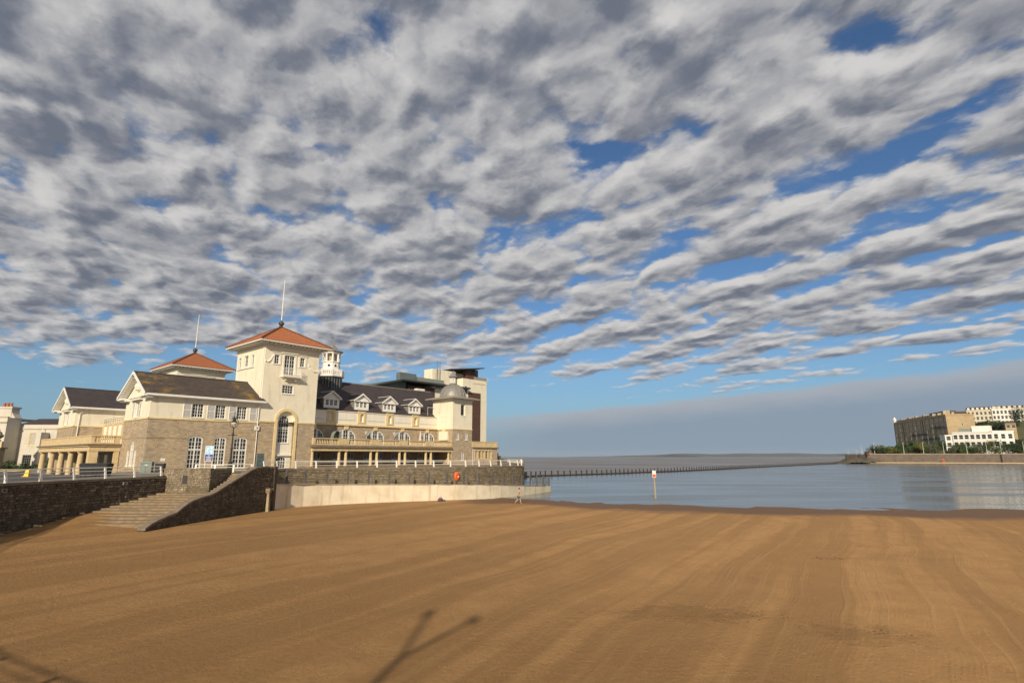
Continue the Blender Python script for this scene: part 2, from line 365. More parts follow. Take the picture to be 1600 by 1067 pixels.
# ------------------------------------------------------------------ mesh helpers
class MB:
    def __init__(s): s.v = []; s.f = []
    def add(s, pts, faces):
        o = len(s.v); s.v += [tuple(p) for p in pts]; s.f += [tuple(o + i for i in f) for f in faces]; return s
    def box(s, x0, x1, y0, y1, z0, z1):
        return s.add([(x0, y0, z0), (x1, y0, z0), (x1, y1, z0), (x0, y1, z0), (x0, y0, z1), (x1, y0, z1), (x1, y1, z1), (x0, y1, z1)],
                     [(0, 3, 2, 1), (4, 5, 6, 7), (0, 1, 5, 4), (1, 2, 6, 5), (2, 3, 7, 6), (3, 0, 4, 7)])
    def poly(s, pts): return s.add(pts, [tuple(range(len(pts)))])
    def prism(s, pts, z0, z1):
        n = len(pts)
        return s.add([(p[0], p[1], z0) for p in pts] + [(p[0], p[1], z1) for p in pts],
                     [tuple(range(n))[::-1], tuple(range(n, 2 * n))] + [(i, (i + 1) % n, n + (i + 1) % n, n + i) for i in range(n)])
    def solid(s, bot, top):
        n = len(bot)
        return s.add(list(bot) + list(top), [tuple(range(n))[::-1], tuple(range(n, 2 * n))] + [(i, (i + 1) % n, n + (i + 1) % n, n + i) for i in range(n)])
    def lathe(s, cx, cy, prof, n=12, ph=0.0, cap=True):
        pts = []; m = len(prof)
        for r, z in prof:
            for k in range(n):
                a = ph + 2 * math.pi * k / n; pts.append((cx + r * math.cos(a), cy + r * math.sin(a), z))
        fs = [(i * n + k, i * n + (k + 1) % n, (i + 1) * n + (k + 1) % n, (i + 1) * n + k) for i in range(m - 1) for k in range(n)]
        if cap: fs += [tuple(range(n))[::-1], tuple((m - 1) * n + k for k in range(n))]
        return s.add(pts, fs)
    def tube(s, path, r, n=6):
        path = [Vector(p) for p in path]; rs = r if isinstance(r, (list, tuple)) else [r] * len(path)
        pts = []
        for i, p in enumerate(path):
            d = (path[min(i + 1, len(path) - 1)] - path[max(i - 1, 0)]).normalized()
            up = Vector((0, 0, 1)) if abs(d.z) < .95 else Vector((1, 0, 0))
            a = d.cross(up).normalized(); b = d.cross(a)
            for k in range(n):
                an = 2 * math.pi * k / n; pts.append(p + rs[i] * (math.cos(an) * a + math.sin(an) * b))
        m = len(path)
        fs = [(i * n + k, i * n + (k + 1) % n, (i + 1) * n + (k + 1) % n, (i + 1) * n + k) for i in range(m - 1) for k in range(n)]
        return s.add(pts, fs + [tuple(range(n))[::-1], tuple((m - 1) * n + k for k in range(n))])
    def fbox(s, F, s0, s1, z0, z1, d0, d1):
        bot = [F.p(s0, z0, d1), F.p(s1, z0, d1), F.p(s1, z0, d0), F.p(s0, z0, d0)]
        return s.solid(bot, [(p[0], p[1], z1) for p in bot])
    def build(s, name, mat, parent=None, base=(0, 0, 0), smooth=False, fix=True):
        me = bpy.data.meshes.new(name)
        bx, by, bz = base
        me.from_pydata([(x - bx, y - by, z - bz) for x, y, z in s.v], [], s.f)
        me.validate()
        if fix:
            bm = bmesh.new(); bm.from_mesh(me); bmesh.ops.recalc_face_normals(bm, faces=bm.faces); bm.to_mesh(me); bm.free()
        if smooth:
            for p in me.polygons: p.use_smooth = True
        me.materials.append(MATS[mat])
        o = bpy.data.objects.new(name, me); COL.objects.link(o)
        if parent: o.parent = parent
        return o
class Face:                                       # a wall plane: s runs to the viewer's right, d outwards
    def __init__(s, ox, oy, nx, ny): s.o = (ox, oy); s.n = (nx, ny); s.t = (-ny, nx)
    def p(s, a, z, d=0.0): return (s.o[0] + a * s.t[0] + d * s.n[0], s.o[1] + a * s.t[1] + d * s.n[1], z)
def tag(o, label=None, cat=None, group=None, kind=None):
    if label: o['label'] = label
    if cat: o['category'] = cat
    if group: o['group'] = group
    if kind: o['kind'] = kind
    return o
def thing(name, label, cat, loc, rz=0.0, group=None):
    o = bpy.data.objects.new(name, None); COL.objects.link(o); o.location = loc; o.rotation_euler = (0, 0, rz)
    o.empty_display_size = .3
    return tag(o, label, cat, group)
def copy_tree(o, parent=None):
    c = o.copy(); COL.objects.link(c); c.parent = parent
    for ch in list(o.children): copy_tree(ch, c)
    return c
def struct(mb, name, mat, **k):
    return tag(mb.build(name, mat, **k), kind='structure')
def sm(t, a, b):
    t = max(0.0, min(1.0, (t - a) / (b - a))); return t * t * (3 - 2 * t)

# building frame: x along the sea front, y inland, z above the quay
BO = Vector((-36.8, 82.7)); BZ = 4.0; BROT = R(49)
E1 = Vector((math.cos(BROT), math.sin(BROT))); E2 = Vector((math.sin(BROT), -math.cos(BROT)))
def b2w(x, y, z=0.0): return (BO.x + x * E1.x - y * E2.x, BO.y + x * E1.y - y * E2.y, BZ + z)
def w2b(x, y):
    v = Vector((x, y)) - BO; return v.dot(E1), -v.dot(E2)
class Bld:
    def __init__(s, name, label, cat, base, group=None):
        s.b = base; s.root = thing(name, label, cat, b2w(*base), BROT, group)
    def part(s, mb, name, mat, parent=None, **k): return mb.build(name, mat, parent or s.root, s.b, **k)

def outline(s0, s1, z0, z1, rise=0.0, n=10):
    if rise <= 0: return [(s0, z0), (s1, z0), (s1, z1), (s0, z1)]
    c = (s0 + s1) / 2; hw = (s1 - s0) / 2; zs = z1 - rise
    if rise < hw * .6:                              # segmental: true circular arc
        rr = (hw * hw + rise * rise) / (2 * rise); zc_ = z1 - rr; a0 = math.asin(hw / rr)
        arc = [(c + rr * math.sin(a0 - 2 * a0 * i / n), zc_ + rr * math.cos(a0 - 2 * a0 * i / n)) for i in range(n + 1)]
    else:
        arc = [(c + hw * math.cos(math.pi * i / n), zs + rise * math.sin(math.pi * i / n)) for i in range(n + 1)]
    return [(s0, z0), (s1, z0)] + arc
def wall(mb, F, s0, s1, z0, z1, ops=(), depth=.25):
    """wall plane with real openings (a, b, z0, z1, rise) and reveals"""
    xs = sorted({s0, s1, *[v for o in ops for v in o[:2]]}); zs = sorted({z0, z1, *[v for o in ops for v in o[2:4]]})
    xs = [v for v in xs if s0 <= v <= s1]; zs = [v for v in zs if z0 <= v <= z1]
    for i in range(len(xs) - 1):
        for j in range(len(zs) - 1):
            cx, cz = (xs[i] + xs[i + 1]) / 2, (zs[j] + zs[j + 1]) / 2
            if any(o[0] < cx < o[1] and o[2] < cz < o[3] for o in ops): continue
            mb.poly([F.p(xs[i], zs[j]), F.p(xs[i + 1], zs[j]), F.p(xs[i + 1], zs[j + 1]), F.p(xs[i], zs[j + 1])])
    for o in ops:
        pts = outline(*o)
        n = len(pts)
        for i in range(n):
            a, b = pts[i], pts[(i + 1) % n]
            mb.poly([F.p(*a), F.p(*b), F.p(*b, -depth), F.p(*a, -depth)])
        if len(o) > 4 and o[4] > 0:
            arc = pts[2:]
            for a, b in zip(arc[:-1], arc[1:]):
                if abs(a[1] - o[3]) < 1e-6 and abs(b[1] - o[3]) < 1e-6: continue
                mb.poly([F.p(*a), F.p(*b), F.p(b[0], o[3]), F.p(a[0], o[3])])
    return mb
def ring(mb, F, po, pi_, d0, d1, close=True):
    n = len(po); rng = range(n) if close else range(n - 1)
    for i in rng:
        j = (i + 1) % n
        mb.poly([F.p(*po[i], d1), F.p(*po[j], d1), F.p(*pi_[j], d1), F.p(*pi_[i], d1)])
        mb.poly([F.p(*pi_[i], d1), F.p(*pi_[j], d1), F.p(*pi_[j], d0), F.p(*pi_[i], d0)])
        mb.poly([F.p(*po[i], d0), F.p(*po[j], d0), F.p(*po[j], d1), F.p(*po[i], d1)])
def window(B, F, s0, s1, z0, z1, nx, nz, rise=0.0, w=.09, d=-.14, bars=.035, mull=(), trans=(), frame='white_paint', glass='glass_dark', sill=True, name='window', parent=None):
    fr = MB(); po = outline(s0, s1, z0, z1, rise); ri = rise * (s1 - s0 - 2 * w) / (s1 - s0) if rise else 0
    pi_ = outline(s0 + w, s1 - w, z0 + w, z1 - w, ri)
    ring(fr, F, po, pi_, d - .08, d + .04)
    def top(s):
        if not rise: return z1 - w
        c = (s0 + s1) / 2; hw = (s1 - s0) / 2 - w; u = max(-1, min(1, (s - c) / hw))
        if rise < (s1 - s0) / 2 * .6:
            rr = (hw * hw + ri * ri) / (2 * ri); return z1 - w - rr + math.sqrt(max(0, rr * rr - (s - c) ** 2))
        return z1 - w - ri + ri * math.sqrt(max(0, 1 - u * u))
    for m in mull: fr.fbox(F, m - w * .55, m + w * .55, z0 + w * .5, top(m) + .02, d - .06, d + .025)
    for h in trans: fr.fbox(F, s0 + w * .5, s1 - w * .5, h - w * .6, h + w * .6, d - .06, d + .03)
    o = B.part(fr, name, frame, parent)
    B.part(MB().poly([F.p(a, b, d - .05) for a, b in outline(s0 + w * .5, s1 - w * .5, z0 + w * .5, z1 - w * .5, ri)]), 'pane', glass, o)
    gb = MB()
    for i in range(1, nx):
        s = s0 + w + (s1 - s0 - 2 * w) * i / nx
        if any(abs(s - m) < .06 for m in mull): continue
        gb.fbox(F, s - bars / 2, s + bars / 2, z0 + w * .5, top(s) + .01, d - .045, d - .005)
    for j in range(1, nz):
        z = z0 + w + (z1 - z0 - 2 * w) * j / nz
        if any(abs(z - h) < .06 for h in trans): continue
        if rise:
            a = s0 + w * .5; b = s1 - w * .5
            while a < b and top(a + .01) < z: a += .05; b -= .05
        else: a, b = s0 + w * .5, s1 - w * .5
        if b > a: gb.fbox(F, a, b, z - bars / 2, z + bars / 2, d - .043, d - .007)
    if gb.v: B.part(gb, 'glazing_bars', frame, o)
    if sill: B.part(MB().fbox(F, s0 - .08, s1 + .08, z0 - .10, z0 - .003, d, .10), 'sill', frame, o)
    return o
def shutter(B, F, s0, s1, z0, z1):
    m = MB(); d = .03
    ring(m, F, outline(s0, s1, z0, z1), outline(s0 + .07, s1 - .07, z0 + .07, z1 - .07), .0, .075)
    zm = (z0 + z1) / 2; m.fbox(F, s0 + .05, s1 - .05, zm - .05, zm + .05, 0, .074)
    o = B.part(m, 'shutter', 'white_paint')
    lv = MB()
    z = z0 + .10
    while z < z1 - .1:
        if abs(z - zm) > .07:
            a = [F.p(s0 + .06, z, .045), F.p(s1 - .06, z, .045), F.p(s1 - .06, z + .055, .012), F.p(s0 + .06, z + .055, .012)]
            lv.poly(a)
        z += .062
    lv.fbox(F, s0 + .06, s1 - .06, z0 + .06, z1 - .06, .004, .012)
    B.part(lv, 'louvre', 'shutter_grey', o)

# ================================================================== THE SETTING
WATER = -.15
# ---- outer sea
mb = MB()
xs = [-14000, -4000, -1200, -400, -100, 0, 100, 300, 600, 1200, 4000, 14000]; ys = [-300, 0, 60, 120, 200, 320, 500, 800, 1400, 3000, 7000, 14000]
mb.v = [(x, y, -.75) for y in ys for x in xs]
mb.f = [(j * 12 + i, j * 12 + i + 1, (j + 1) * 12 + i + 1, (j + 1) * 12 + i) for j in range(11) for i in range(11)]
struct(mb, 'sea', 'sea_water')
# ---- the enclosed lake
lake = [(-20, 66), (0, 62), (30, 56), (70, 50), (140, 40), (330, 120), (520, 300), (520, 420), (420, 455), (287, 478), (264, 467), (205, 397), (133, 312), (79.5, 242), (52, 212), (24.5, 183), (4.5, 167), (-6, 150), (-8, 110), (-14, 80)]
mb = MB().poly([(x, y, WATER) for x, y in lake]); struct(mb, 'lake', 'lake_water')

# ---- paths in plan
LEFT_WALL = [(75, -22), (45, -11), (20, -2.5), (6, .9), (0, 1.2), (-4.5, 2.2), (-11.2, 5.6), (-17.5, 9.0), (-23.5, 15.0), (-29, 21.8), (-33, 28), (-35.8, 34), (-37.2, 41), (-37.0, 47), (-36.1, 52), (-34.6, 57.9)]
LEDGE = [(-25.7, 62.3), (-24.75, 66.0), (-21.9, 69.3), (-16.3, 73.0), (-8.5, 76.8), (-3.5, 81.0), (0.2, 86.0), (3.9, 92.6), (6.6, 98.5)]
PIER_WALL = [(-26.9, 63.0), (-26.6, 66.6), (-23.2, 70.8), (-17.4, 74.8), (-9.6, 78.7), (-4.9, 82.7), (-1.4, 87.4), (1.3, 92.0), (1.8, 93.6)]
LEDGE_Z = [2.74, 2.52, 2.34, 2.15, 1.94, 1.70, 1.40, 1.02, .72]
def smooth_path(p, it=2):
    for _ in range(it):
        q = [p[0]]
        for a, b in zip(p[:-1], p[1:]):
            q += [tuple(a[i] * .75 + b[i] * .25 for i in range(len(a))), tuple(a[i] * .25 + b[i] * .75 for i in range(len(a)))]
        p = q + [p[-1]]
    return p
def resample(p, step):
    out = [p[0]]; acc = 0.0
    for a, b in zip(p[:-1], p[1:]):
        L = math.hypot(b[0] - a[0], b[1] - a[1]); t = step - acc
        while t <= L:
            out.append(tuple(a[i] + (b[i] - a[i]) * t / L for i in range(len(a)))); t += step
        acc = L - (t - step)
    return out
LW = smooth_path(LEFT_WALL); PW = smooth_path(PIER_WALL, 2)
LG = smooth_path([(x, y, z) for (x, y), z in zip(LEDGE, LEDGE_Z)], 1)
def dist_path(x, y, path):
    best = 1e9
    for a, b in zip(path[:-1], path[1:]):
        ex, ey = b[0] - a[0], b[1] - a[1]; L2 = ex * ex + ey * ey
        t = max(0, min(1, ((x - a[0]) * ex + (y - a[1]) * ey) / L2))
        best = min(best, math.hypot(x - a[0] - t * ex, y - a[1] - t * ey))
    return best
SHORE = [(-60, 84), (0.9, 82.2), (4.4, 80.4), (8.3, 75.9), (17.1, 71), (26.2, 68.3), (36.4, 66.6), (46.2, 65), (55.5, 63.5), (140, 50)]
def shore_y(x):
    for a, b in zip(SHORE[:-1], SHORE[1:]):
        if x <= b[0]: return a[1] + (b[1] - a[1]) * (x - a[0]) / (b[0] - a[0])
    return SHORE[-1][1]
def sand_z(x, y):
    s = y - shore_y(x)
    z = 0.0
    if x > -3: z += -.15 * sm(s, -16, .3) - .9 * sm(s, .3, 26)
    else:
        z += (-.15 * sm(s, -16, .3) - .9 * sm(s, .3, 26)) * sm(x, -9, -3)
    z += .95 * sm(-x, 28.5, 35) * sm(y, 42.5, 52) * (1 if y < 62 else 0) + .05 * sm(-x, 20, 30)
    z += .03 * mnoise.noise(Vector((x * .13, y * .13, 0))) + .012 * mnoise.noise(Vector((x * .5, y * .5, 3)))
    return z
# ---- beach
mb = MB(); nx_, ny_ = 190, 150
gx = [-42 + 182 * (i / nx_) ** 1.0 for i in range(nx_ + 1)]; gy = [-30 + 150 * j / ny_ for j in range(ny_ + 1)]
mb.v = [(x, y, sand_z(x, y)) for y in gy for x in gx]
mb.f = [(j * (nx_ + 1) + i, j * (nx_ + 1) + i + 1, (j + 1) * (nx_ + 1) + i + 1, (j + 1) * (nx_ + 1) + i) for j in range(ny_) for i in range(nx_)]
struct(mb, 'beach', 'sand', smooth=True)

# ---- quay ground
def quay_z(x, y):
    lx, ly = w2b(x, y)
    z = 3.93 - .28 * sm(-lx, 8, 24)
    z -= .85 * sm(-lx, 12.5, 17.5) * sm(ly, -4, 12)
    return z
STAIR_IN = [(-34.6, 57.9), (-30.2, 57.9), (-30.2, 62.4), (-27.0, 62.4), (-26.6, 62.0)]
island = LW + STAIR_IN[1:] + [p for p in PW[1:]] + [(2.3, 124), (-1, 152), (-14, 190), (-60, 230), (-260, 230), (-260, -60), (70, -60)]
def cdt(outl, zf, step, inside):
    xs_ = [p[0] for p in outl]; ys_ = [p[1] for p in outl]
    pts = [Vector(p[:2]) for p in outl]; n = len(pts)
    x = min(xs_) + step
    while x < max(xs_):
        y = min(ys_) + step
        while y < max(ys_):
            if inside(x, y): pts.append(Vector((x, y)))
            y += step
        x += step
    r = delaunay_2d_cdt(pts, [(i, (i + 1) % n) for i in range(n)], [], 1, 1e-4)
    m = MB(); m.v = [(p.x, p.y, zf(p.x, p.y)) for p in r[0]]; m.f = [tuple(f) for f in r[2]]
    return m
def pip(x, y, poly):
    c = False; j = len(poly) - 1
    for i in range(len(poly)):
        if (poly[i][1] > y) != (poly[j][1] > y) and x < (poly[j][0] - poly[i][0]) * (y - poly[i][1]) / (poly[j][1] - poly[i][1]) + poly[i][0]: c = not c
        j = i
    return c
struct(cdt(island, quay_z, 3.5, lambda x, y: -110 < x < 10 and 20 < y < 165 and pip(x, y, island)), 'promenade', 'paving', smooth=True)
road = [(-40.5, 30), (-40.2, 48), (-41.5, 60), (-49, 72), (-58, 80), (-66, 95), (-76, 118), (-120, 120), (-120, 60), (-60, 30)]
struct(cdt(road, lambda x, y: quay_z(x, y) + .012, 3.0, lambda x, y: pip(x, y, road)), 'road', 'tarmac', smooth=True)

# ---- rubble facing along a path (right-hand side of travel when sgn=1)
def facing(path, zlo, zhi, sgn, seed, hmin=.13, hmax=.24, lmin=.18, lmax=.55, proud=.045):
    rnd = random.Random(seed); mb = MB()
    P = [Vector(p[:2]) for p in path]; cum = [0]
    for a, b in zip(P[:-1], P[1:]): cum.append(cum[-1] + (b - a).length)
    def at(s):
        s = max(0, min(cum[-1] - 1e-6, s)); i = 0
        while cum[i + 1] < s: i += 1
        a, b = P[i], P[i + 1]; t = (s - cum[i]) / (cum[i + 1] - cum[i]); d = (b - a).normalized()
        return a + (b - a) * t, Vector((d.y, -d.x)) * sgn, t
    zmin = min(zlo(s) for s in (0, cum[-1] * .25, cum[-1] * .5, cum[-1] * .75, cum[-1])); zmax = max(zhi(cum[-1] * k / 40) for k in range(41))
    z = zmin
    while z < zmax:
        h = rnd.uniform(hmin, hmax); s = rnd.uniform(-.3, 0)
        while s < cum[-1]:
            l = rnd.uniform(lmin, lmax); a, b = s + .012, s + l - .014; s += l
            a = max(a, 0); b = min(b, cum[-1])
            if b - a < .06: continue
            m = (a + b) / 2
            if z + h * .5 < zlo(m): continue
            za, zb = z + rnd.uniform(0, .03), min(z + h - rnd.uniform(.008, .03), zhi(a) - .01, zhi(b) - .01)
            if zb - za < .05: continue
            (pa, na, _), (pb, nb, _) = at(a), at(b)
            pr = proud * rnd.uniform(.35, 1.35); j = lambda: rnd.uniform(-.014, .014)
            o = []
            for (p, n, zz, e, f) in ((pa, na, za, 1, 1), (pb, nb, za, -1, 1), (pb, nb, zb, -1, -1), (pa, na, zb, 1, -1)):
                o.append((p.x, p.y, zz, n, e, f))
            tang = (pb - pa).normalized(); bev = min(.022, (b - a) * .2, (zb - za) * .2)
            back = [(p[0] - p[3].x * .02, p[1] - p[3].y * .02, p[2]) for p in o]
            front = [(p[0] + p[3].x * pr + tang.x * p[4] * bev, p[1] + p[3].y * pr + tang.y * p[4] * bev, p[2] + p[5] * bev + j()) for p in o]
            mb.add(back + front, [(4, 5, 6, 7), (0, 1, 5, 4), (1, 2, 6, 5), (2, 3, 7, 6), (3, 0, 4, 7)])
        z += h
    return mb
def sheet_wall(path, zlo, zhi, thick, sgn):
    m = MB(); n = len(path); L = 0
    rows = []
    for i, p in enumerate(path):
        a = Vector(path[max(i - 1, 0)][:2]); b = Vector(path[min(i + 1, n - 1)][:2]); d = (b - a).normalized(); nn = Vector((d.y, -d.x)) * sgn
        if i: L += (Vector(p[:2]) - Vector(path[i - 1][:2])).length
        q = Vector(p[:2]) - nn * thick
        rows.append([(p[0], p[1], zlo(L)), (p[0], p[1], zhi(L)), (q.x, q.y, zhi(L)), (q.x, q.y, zlo(L))])
    for r in rows: m.v += r
    for i in range(n - 1):
        o = i * 4
        for k in range(4): m.f.append((o + k, o + (k + 1) % 4, o + 4 + (k + 1) % 4, o + 4 + k))
    m.f += [(0, 1, 2, 3), tuple((n - 1) * 4 + k for k in (3, 2, 1, 0))]
    return m
def pathlen(p): return sum(math.hypot(b[0] - a[0], b[1] - a[1]) for a, b in zip(p[:-1], p[1:]))
def coping_stones(parent, base, path, zf, step, w_in, w_out, h, mat, sgn, seed=1):
    rnd = random.Random(seed); pts = resample(path, step); L = 0
    for a, b in zip(pts[:-1], pts[1:]):
        A, Bv = Vector(a[:2]), Vector(b[:2]); d = (Bv - A).normalized(); nn = Vector((d.y, -d.x)) * sgn
        A2, B2 = A + d * .012, Bv - d * .012; za, zb = zf(L), zf(L + step); L += step; dz_ = rnd.uniform(-.012, .012)
        q = [A2 + nn * w_out, B2 + nn * w_out, B2 - nn * w_in, A2 - nn * w_in]; zz = [za, zb, zb, za]
        bot = [(p.x, p.y, z_ + dz_) for p, z_ in zip(q, zz)]; top = [(p.x, p.y, z_ + h + dz_) for p, z_ in zip(q, zz)]
        MB().solid(bot, top).build('coping_stone', mat, parent, base)

# ---- left sea wall
lw_vis = resample(LW, .8); iv = next(i for i, p in enumerate(lw_vis) if p[1] > 33)
vis = lw_vis[iv:] + [LW[-1]]
sw = thing('sea_wall', 'dark rubble sea wall curving along the beach below the white promenade railing', 'sea wall', (vis[0][0], vis[0][1], 0))
base = (vis[0][0], vis[0][1], 0)
sheet_wall(lw_vis + [LW[-1]], lambda s: -.8, lambda s: 3.50, .5, 1).build('wall_core', 'mortar_dark', sw, base)
st = facing(vis, lambda s: -.1, lambda s: 3.50, 1, 3, .15, .27, .22, .62, .06).build('rubble_stone', 'rubble_dark', sw, base, fix=False); st['kind'] = 'stuff'
coping_stones(sw, base, vis, lambda s: 3.50, 1.15, .55, .09, .19, 'coping', 1, 5)
for (px_, zz) in ((42.6, 3.18), (53.2, 3.2)):
    k = min(range(len(vis) - 1), key=lambda i: abs(vis[i][1] - px_)); a, b = Vector(vis[k]), Vector(vis[k + 1]); d = (b - a).normalized(); n_ = Vector((d.y, -d.x))
    m = MB(); F_ = Face(a.x, a.y, n_.x, n_.y)
    ring(m, F_, outline(-.22, .22, zz - .13, zz + .13), outline(-.13, .13, zz - .07, zz + .07), -.02, .13)
    o = m.build('drain_outlet', 'concrete_grey', sw, base); MB().poly([F_.p(a_, b_, .1) for a_, b_ in outline(-.13, .13, zz - .07, zz + .07)]).build('drain_hole', 'bin_black', o, base)

# ---- stairs to the beach
stair = thing('beach_stairs', 'broad worn stone stairs falling from the promenade to the sand', 'stairs', (-31.2, 53, 0)); sb = (-31.2, 53, 0)
nlow = 12; y0_, y1_, z0_, z1_ = 46.6, 57.9, .22, 2.12
for i in range(nlow):
    ya = y0_ + (y1_ - y0_) * i / nlow; z = z0_ + (z1_ - z0_) * (i + 1) / nlow + random.uniform(-.03, .03)
    xl = -36.3 + .16 * max(0, ya - 50) * .9; xr = -28.15 + .105 * (ya - 46.6)
    MB().box(xl, xr, ya, y1_ + .3 if i == nlow - 1 else ya + (y1_ - y0_) / nlow + .02, z - .45, z).build('step', 'step_stone', stair, sb)
nup = 9
for i in range(nup):
    ya = 58.2 + .47 * i; z = 2.12 + (3.86 - 2.12) * (i + 1) / nup
    MB().box(-30.2, -27.0, ya, ya + .5 if i < nup - 1 else 63.2, z - .5, z).build('step', 'step_stone', stair, sb)
# block beside the stair head
blk = thing('stair_block', 'square rubble block with a dark plaque at the head of the beach stairs', 'wall', (-32.4, 59.6, 2.0)); bb_ = (-32.4, 59.6, 2.0)
MB().box(-34.9, -30.25, 57.95, 61.6, 1.6, 4.36).build('wall_core', 'mortar_pier', blk, bb_)
for (pth, sd) in (([(-34.9, 57.95), (-30.25, 57.95)], 21), ([(-30.25, 57.95), (-30.25, 62.4)], 22)):
    o = facing(pth, lambda s: 2.0, lambda s: 4.38, 1, sd, .13, .24, .18, .5, .04).build('rubble_stone', 'rubble_mid', blk, bb_, fix=False); o['kind'] = 'stuff'
MB().box(-30.55, -30.25, 61.6, 62.4, 2.0, 4.3).build('wall_end', 'mortar_pier', blk, bb_)
for i in range(5): MB().box(-34.95 + .95 * i + .008, -34.95 + .95 * (i + 1) - .008, 57.87, 58.6, 4.361, 4.44).build('coping_stone', 'coping', blk, bb_)
MB().box(-32.92, -32.48, 57.86, 57.93, 3.0, 3.75).build('plaque', 'plaque', blk, bb_)
# small return wall at the stair head with a dark handrail
rw = thing('return_wall', 'short rubble return wall with a dark handrail at the stair top', 'wall', (-27.6, 63.2, 3.8)); rb = (-27.6, 63.2, 3.8)
MB().box(-29.0, -26.4, 63.3, 63.8, 3.2, 4.5).build('wall_core', 'mortar_pier', rw, rb)
o = facing([(-29.0, 63.3), (-26.4, 63.3)], lambda s: 3.85, lambda s: 4.5, 1, 33, .13, .22, .18, .45, .04).build('rubble_stone', 'rubble_mid', rw, rb, fix=False); o['kind'] = 'stuff'
MB().tube([(-28.9, 63.15, 4.32), (-27.0, 63.15, 4.22)], .045).build('handrail', 'black_iron', rw, rb)
# sloping flank wall
FL = [(-27.7, 44.4), (-27.45, 48), (-27.0, 53), (-26.3, 58), (-25.5, 62.0)]; FLs = smooth_path(FL, 1); FLEN = pathlen(FLs)
def fl_top(s):
    pr = [(0, .15), (1.0, .55), (3.5, 1.0), (5.2, 1.75), (6.8, 2.0), (8.2, 2.15), (14.2, 4.25), (14.9, 4.42), (99, 4.42)]
    for a, b in zip(pr[:-1], pr[1:]):
        if s <= b[0]: return a[1] + (b[1] - a[1]) * (s - a[0]) / (b[0] - a[0])
fw = thing('stair_flank_wall', 'rubble flank wall sloping down beside the beach stairs to the sand', 'wall', (-26.8, 53, 0)); fb_ = (-26.8, 53, 0)
FR = resample(FLs, .35) + [FLs[-1]]
sheet_wall(FR, lambda s: -.6, fl_top, .55, 1).build('wall_core', 'mortar_dark', fw, fb_)
o = facing(FR, lambda s: -.05, fl_top, 1, 41, .13, .23, .16, .48, .05).build('rubble_stone', 'rubble_dark', fw, fb_, fix=False); o['kind'] = 'stuff'
o = facing([(p[0] - .58, p[1]) for p in FR][::-1], lambda s: .1, lambda s: fl_top(FLEN - s), 1, 43, .13, .23, .2, .48, .03).build('rubble_stone', 'rubble_mid', fw, fb_, fix=False); o['kind'] = 'stuff'
coping_stones(fw, fb_, resample(FLs, .35), fl_top, .7, .58, .07, .17, 'coping', 1, 9)
MB().box(-26.05, -25.35, 61.95, 62.5, -.5, 4.56).build('end_pier', 'mortar_dark', fw, fb_)
o = facing([(-25.35, 61.9), (-26.1, 61.9)][::-1], lambda s: 0, lambda s: 4.5, 1, 47, .13, .23, .16, .4, .05).build('rubble_stone', 'rubble_dark', fw, fb_, fix=False); o['kind'] = 'stuff'
sp = MB(); sp.box(-25.75, -25.25, 60.7, 61.3, 2.05, 2.35); sp.box(-25.7, -25.32, 60.75, 61.25, 1.85, 2.06)
sp.build('outfall_spout', 'step_stone', fw, fb_)
MB().solid([(-25.62, 60.8, -.2), (-25.3, 60.75, -.2), (-25.3, 61.15, -.2), (-25.62, 61.2, -.2)], [(-25.6, 60.85, 1.9), (-25.4, 60.85, 1.9), (-25.4, 61.1, 1.9), (-25.6, 61.1, 1.9)]).build('outfall_stain_block', 'wood_weathered', fw, fb_)

# ---- pier wall and slipway ledge
PWR = resample(PW, 1.0) + [PW[-1]]
pw = thing('pier_wall', 'rubble quay wall below the sea front pavilion', 'sea wall', (-9.6, 78.7, 0)); pb = (-9.6, 78.7, 0)
pier_end = [PW[-1], (2.3, 112), (2.3, 124), (-1, 152)]
sheet_wall(PWR, lambda s: -.9, lambda s: 4.02, .6, 1).build('wall_core', 'mortar_pier', pw, pb)
sheet_wall(pier_end, lambda s: -.9, lambda s: 4.02, .6, 1).build('end_wall', 'mortar_pier', pw, pb)
o = facing(PWR, lambda s: .5, lambda s: 4.02, 1, 51, .14, .26, .25, .7, .045).build('rubble_stone', 'rubble_pier', pw, pb, fix=False); o['kind'] = 'stuff'
o = facing(pier_end, lambda s: -.2, lambda s: 4.02, 1, 52, .16, .28, .3, .8, .05).build('rubble_stone', 'rubble_pier', pw, pb, fix=False); o['kind'] = 'stuff'
coping_stones(pw, pb, PW, lambda s: 4.02, 1.3, .65, .08, .22, 'coping', 1, 11)
coping_stones(pw, pb, pier_end, lambda s: 4.02, 1.3, .65, .08, .22, 'coping', 1, 12)

lg = thing('slipway', 'pale stained concrete slipway ramp running down to the lake beside the quay', 'slipway', (-8, 76, 0)); lb = (-8, 76, 0)
LGR = resample(LG, 1.0) + [LG[-1]]
back = [(-27.0, 63.2), (-26.7, 66.8), (-23.3, 71.0), (-17.5, 75.0), (-9.7, 78.9), (-5.0, 82.9), (-1.5, 87.6), (1.2, 92.2), (3.6, 99.8)]
m = MB(); nL = len(LGR); BK = resample(smooth_path(back, 1), pathlen(smooth_path(back, 1)) / (nL - 1) * .9999)[:nL]
while len(BK) < nL: BK.append(BK[-1])
for p, q in zip(LGR, BK): m.v += [(p[0], p[1], -.9), (p[0], p[1], p[2]), (q[0], q[1], p[2] + .02), (q[0], q[1], -.9)]
for i in range(nL - 1):
    for k in range(4): m.f.append((i * 4 + k, i * 4 + (k + 1) % 4, i * 4 + 4 + (k + 1) % 4, i * 4 + 4 + k))
m.f += [(0, 1, 2, 3), tuple((nL - 1) * 4 + k for k in (3, 2, 1, 0))]
m.build('concrete_body', 'concrete_ledge', lg, lb)
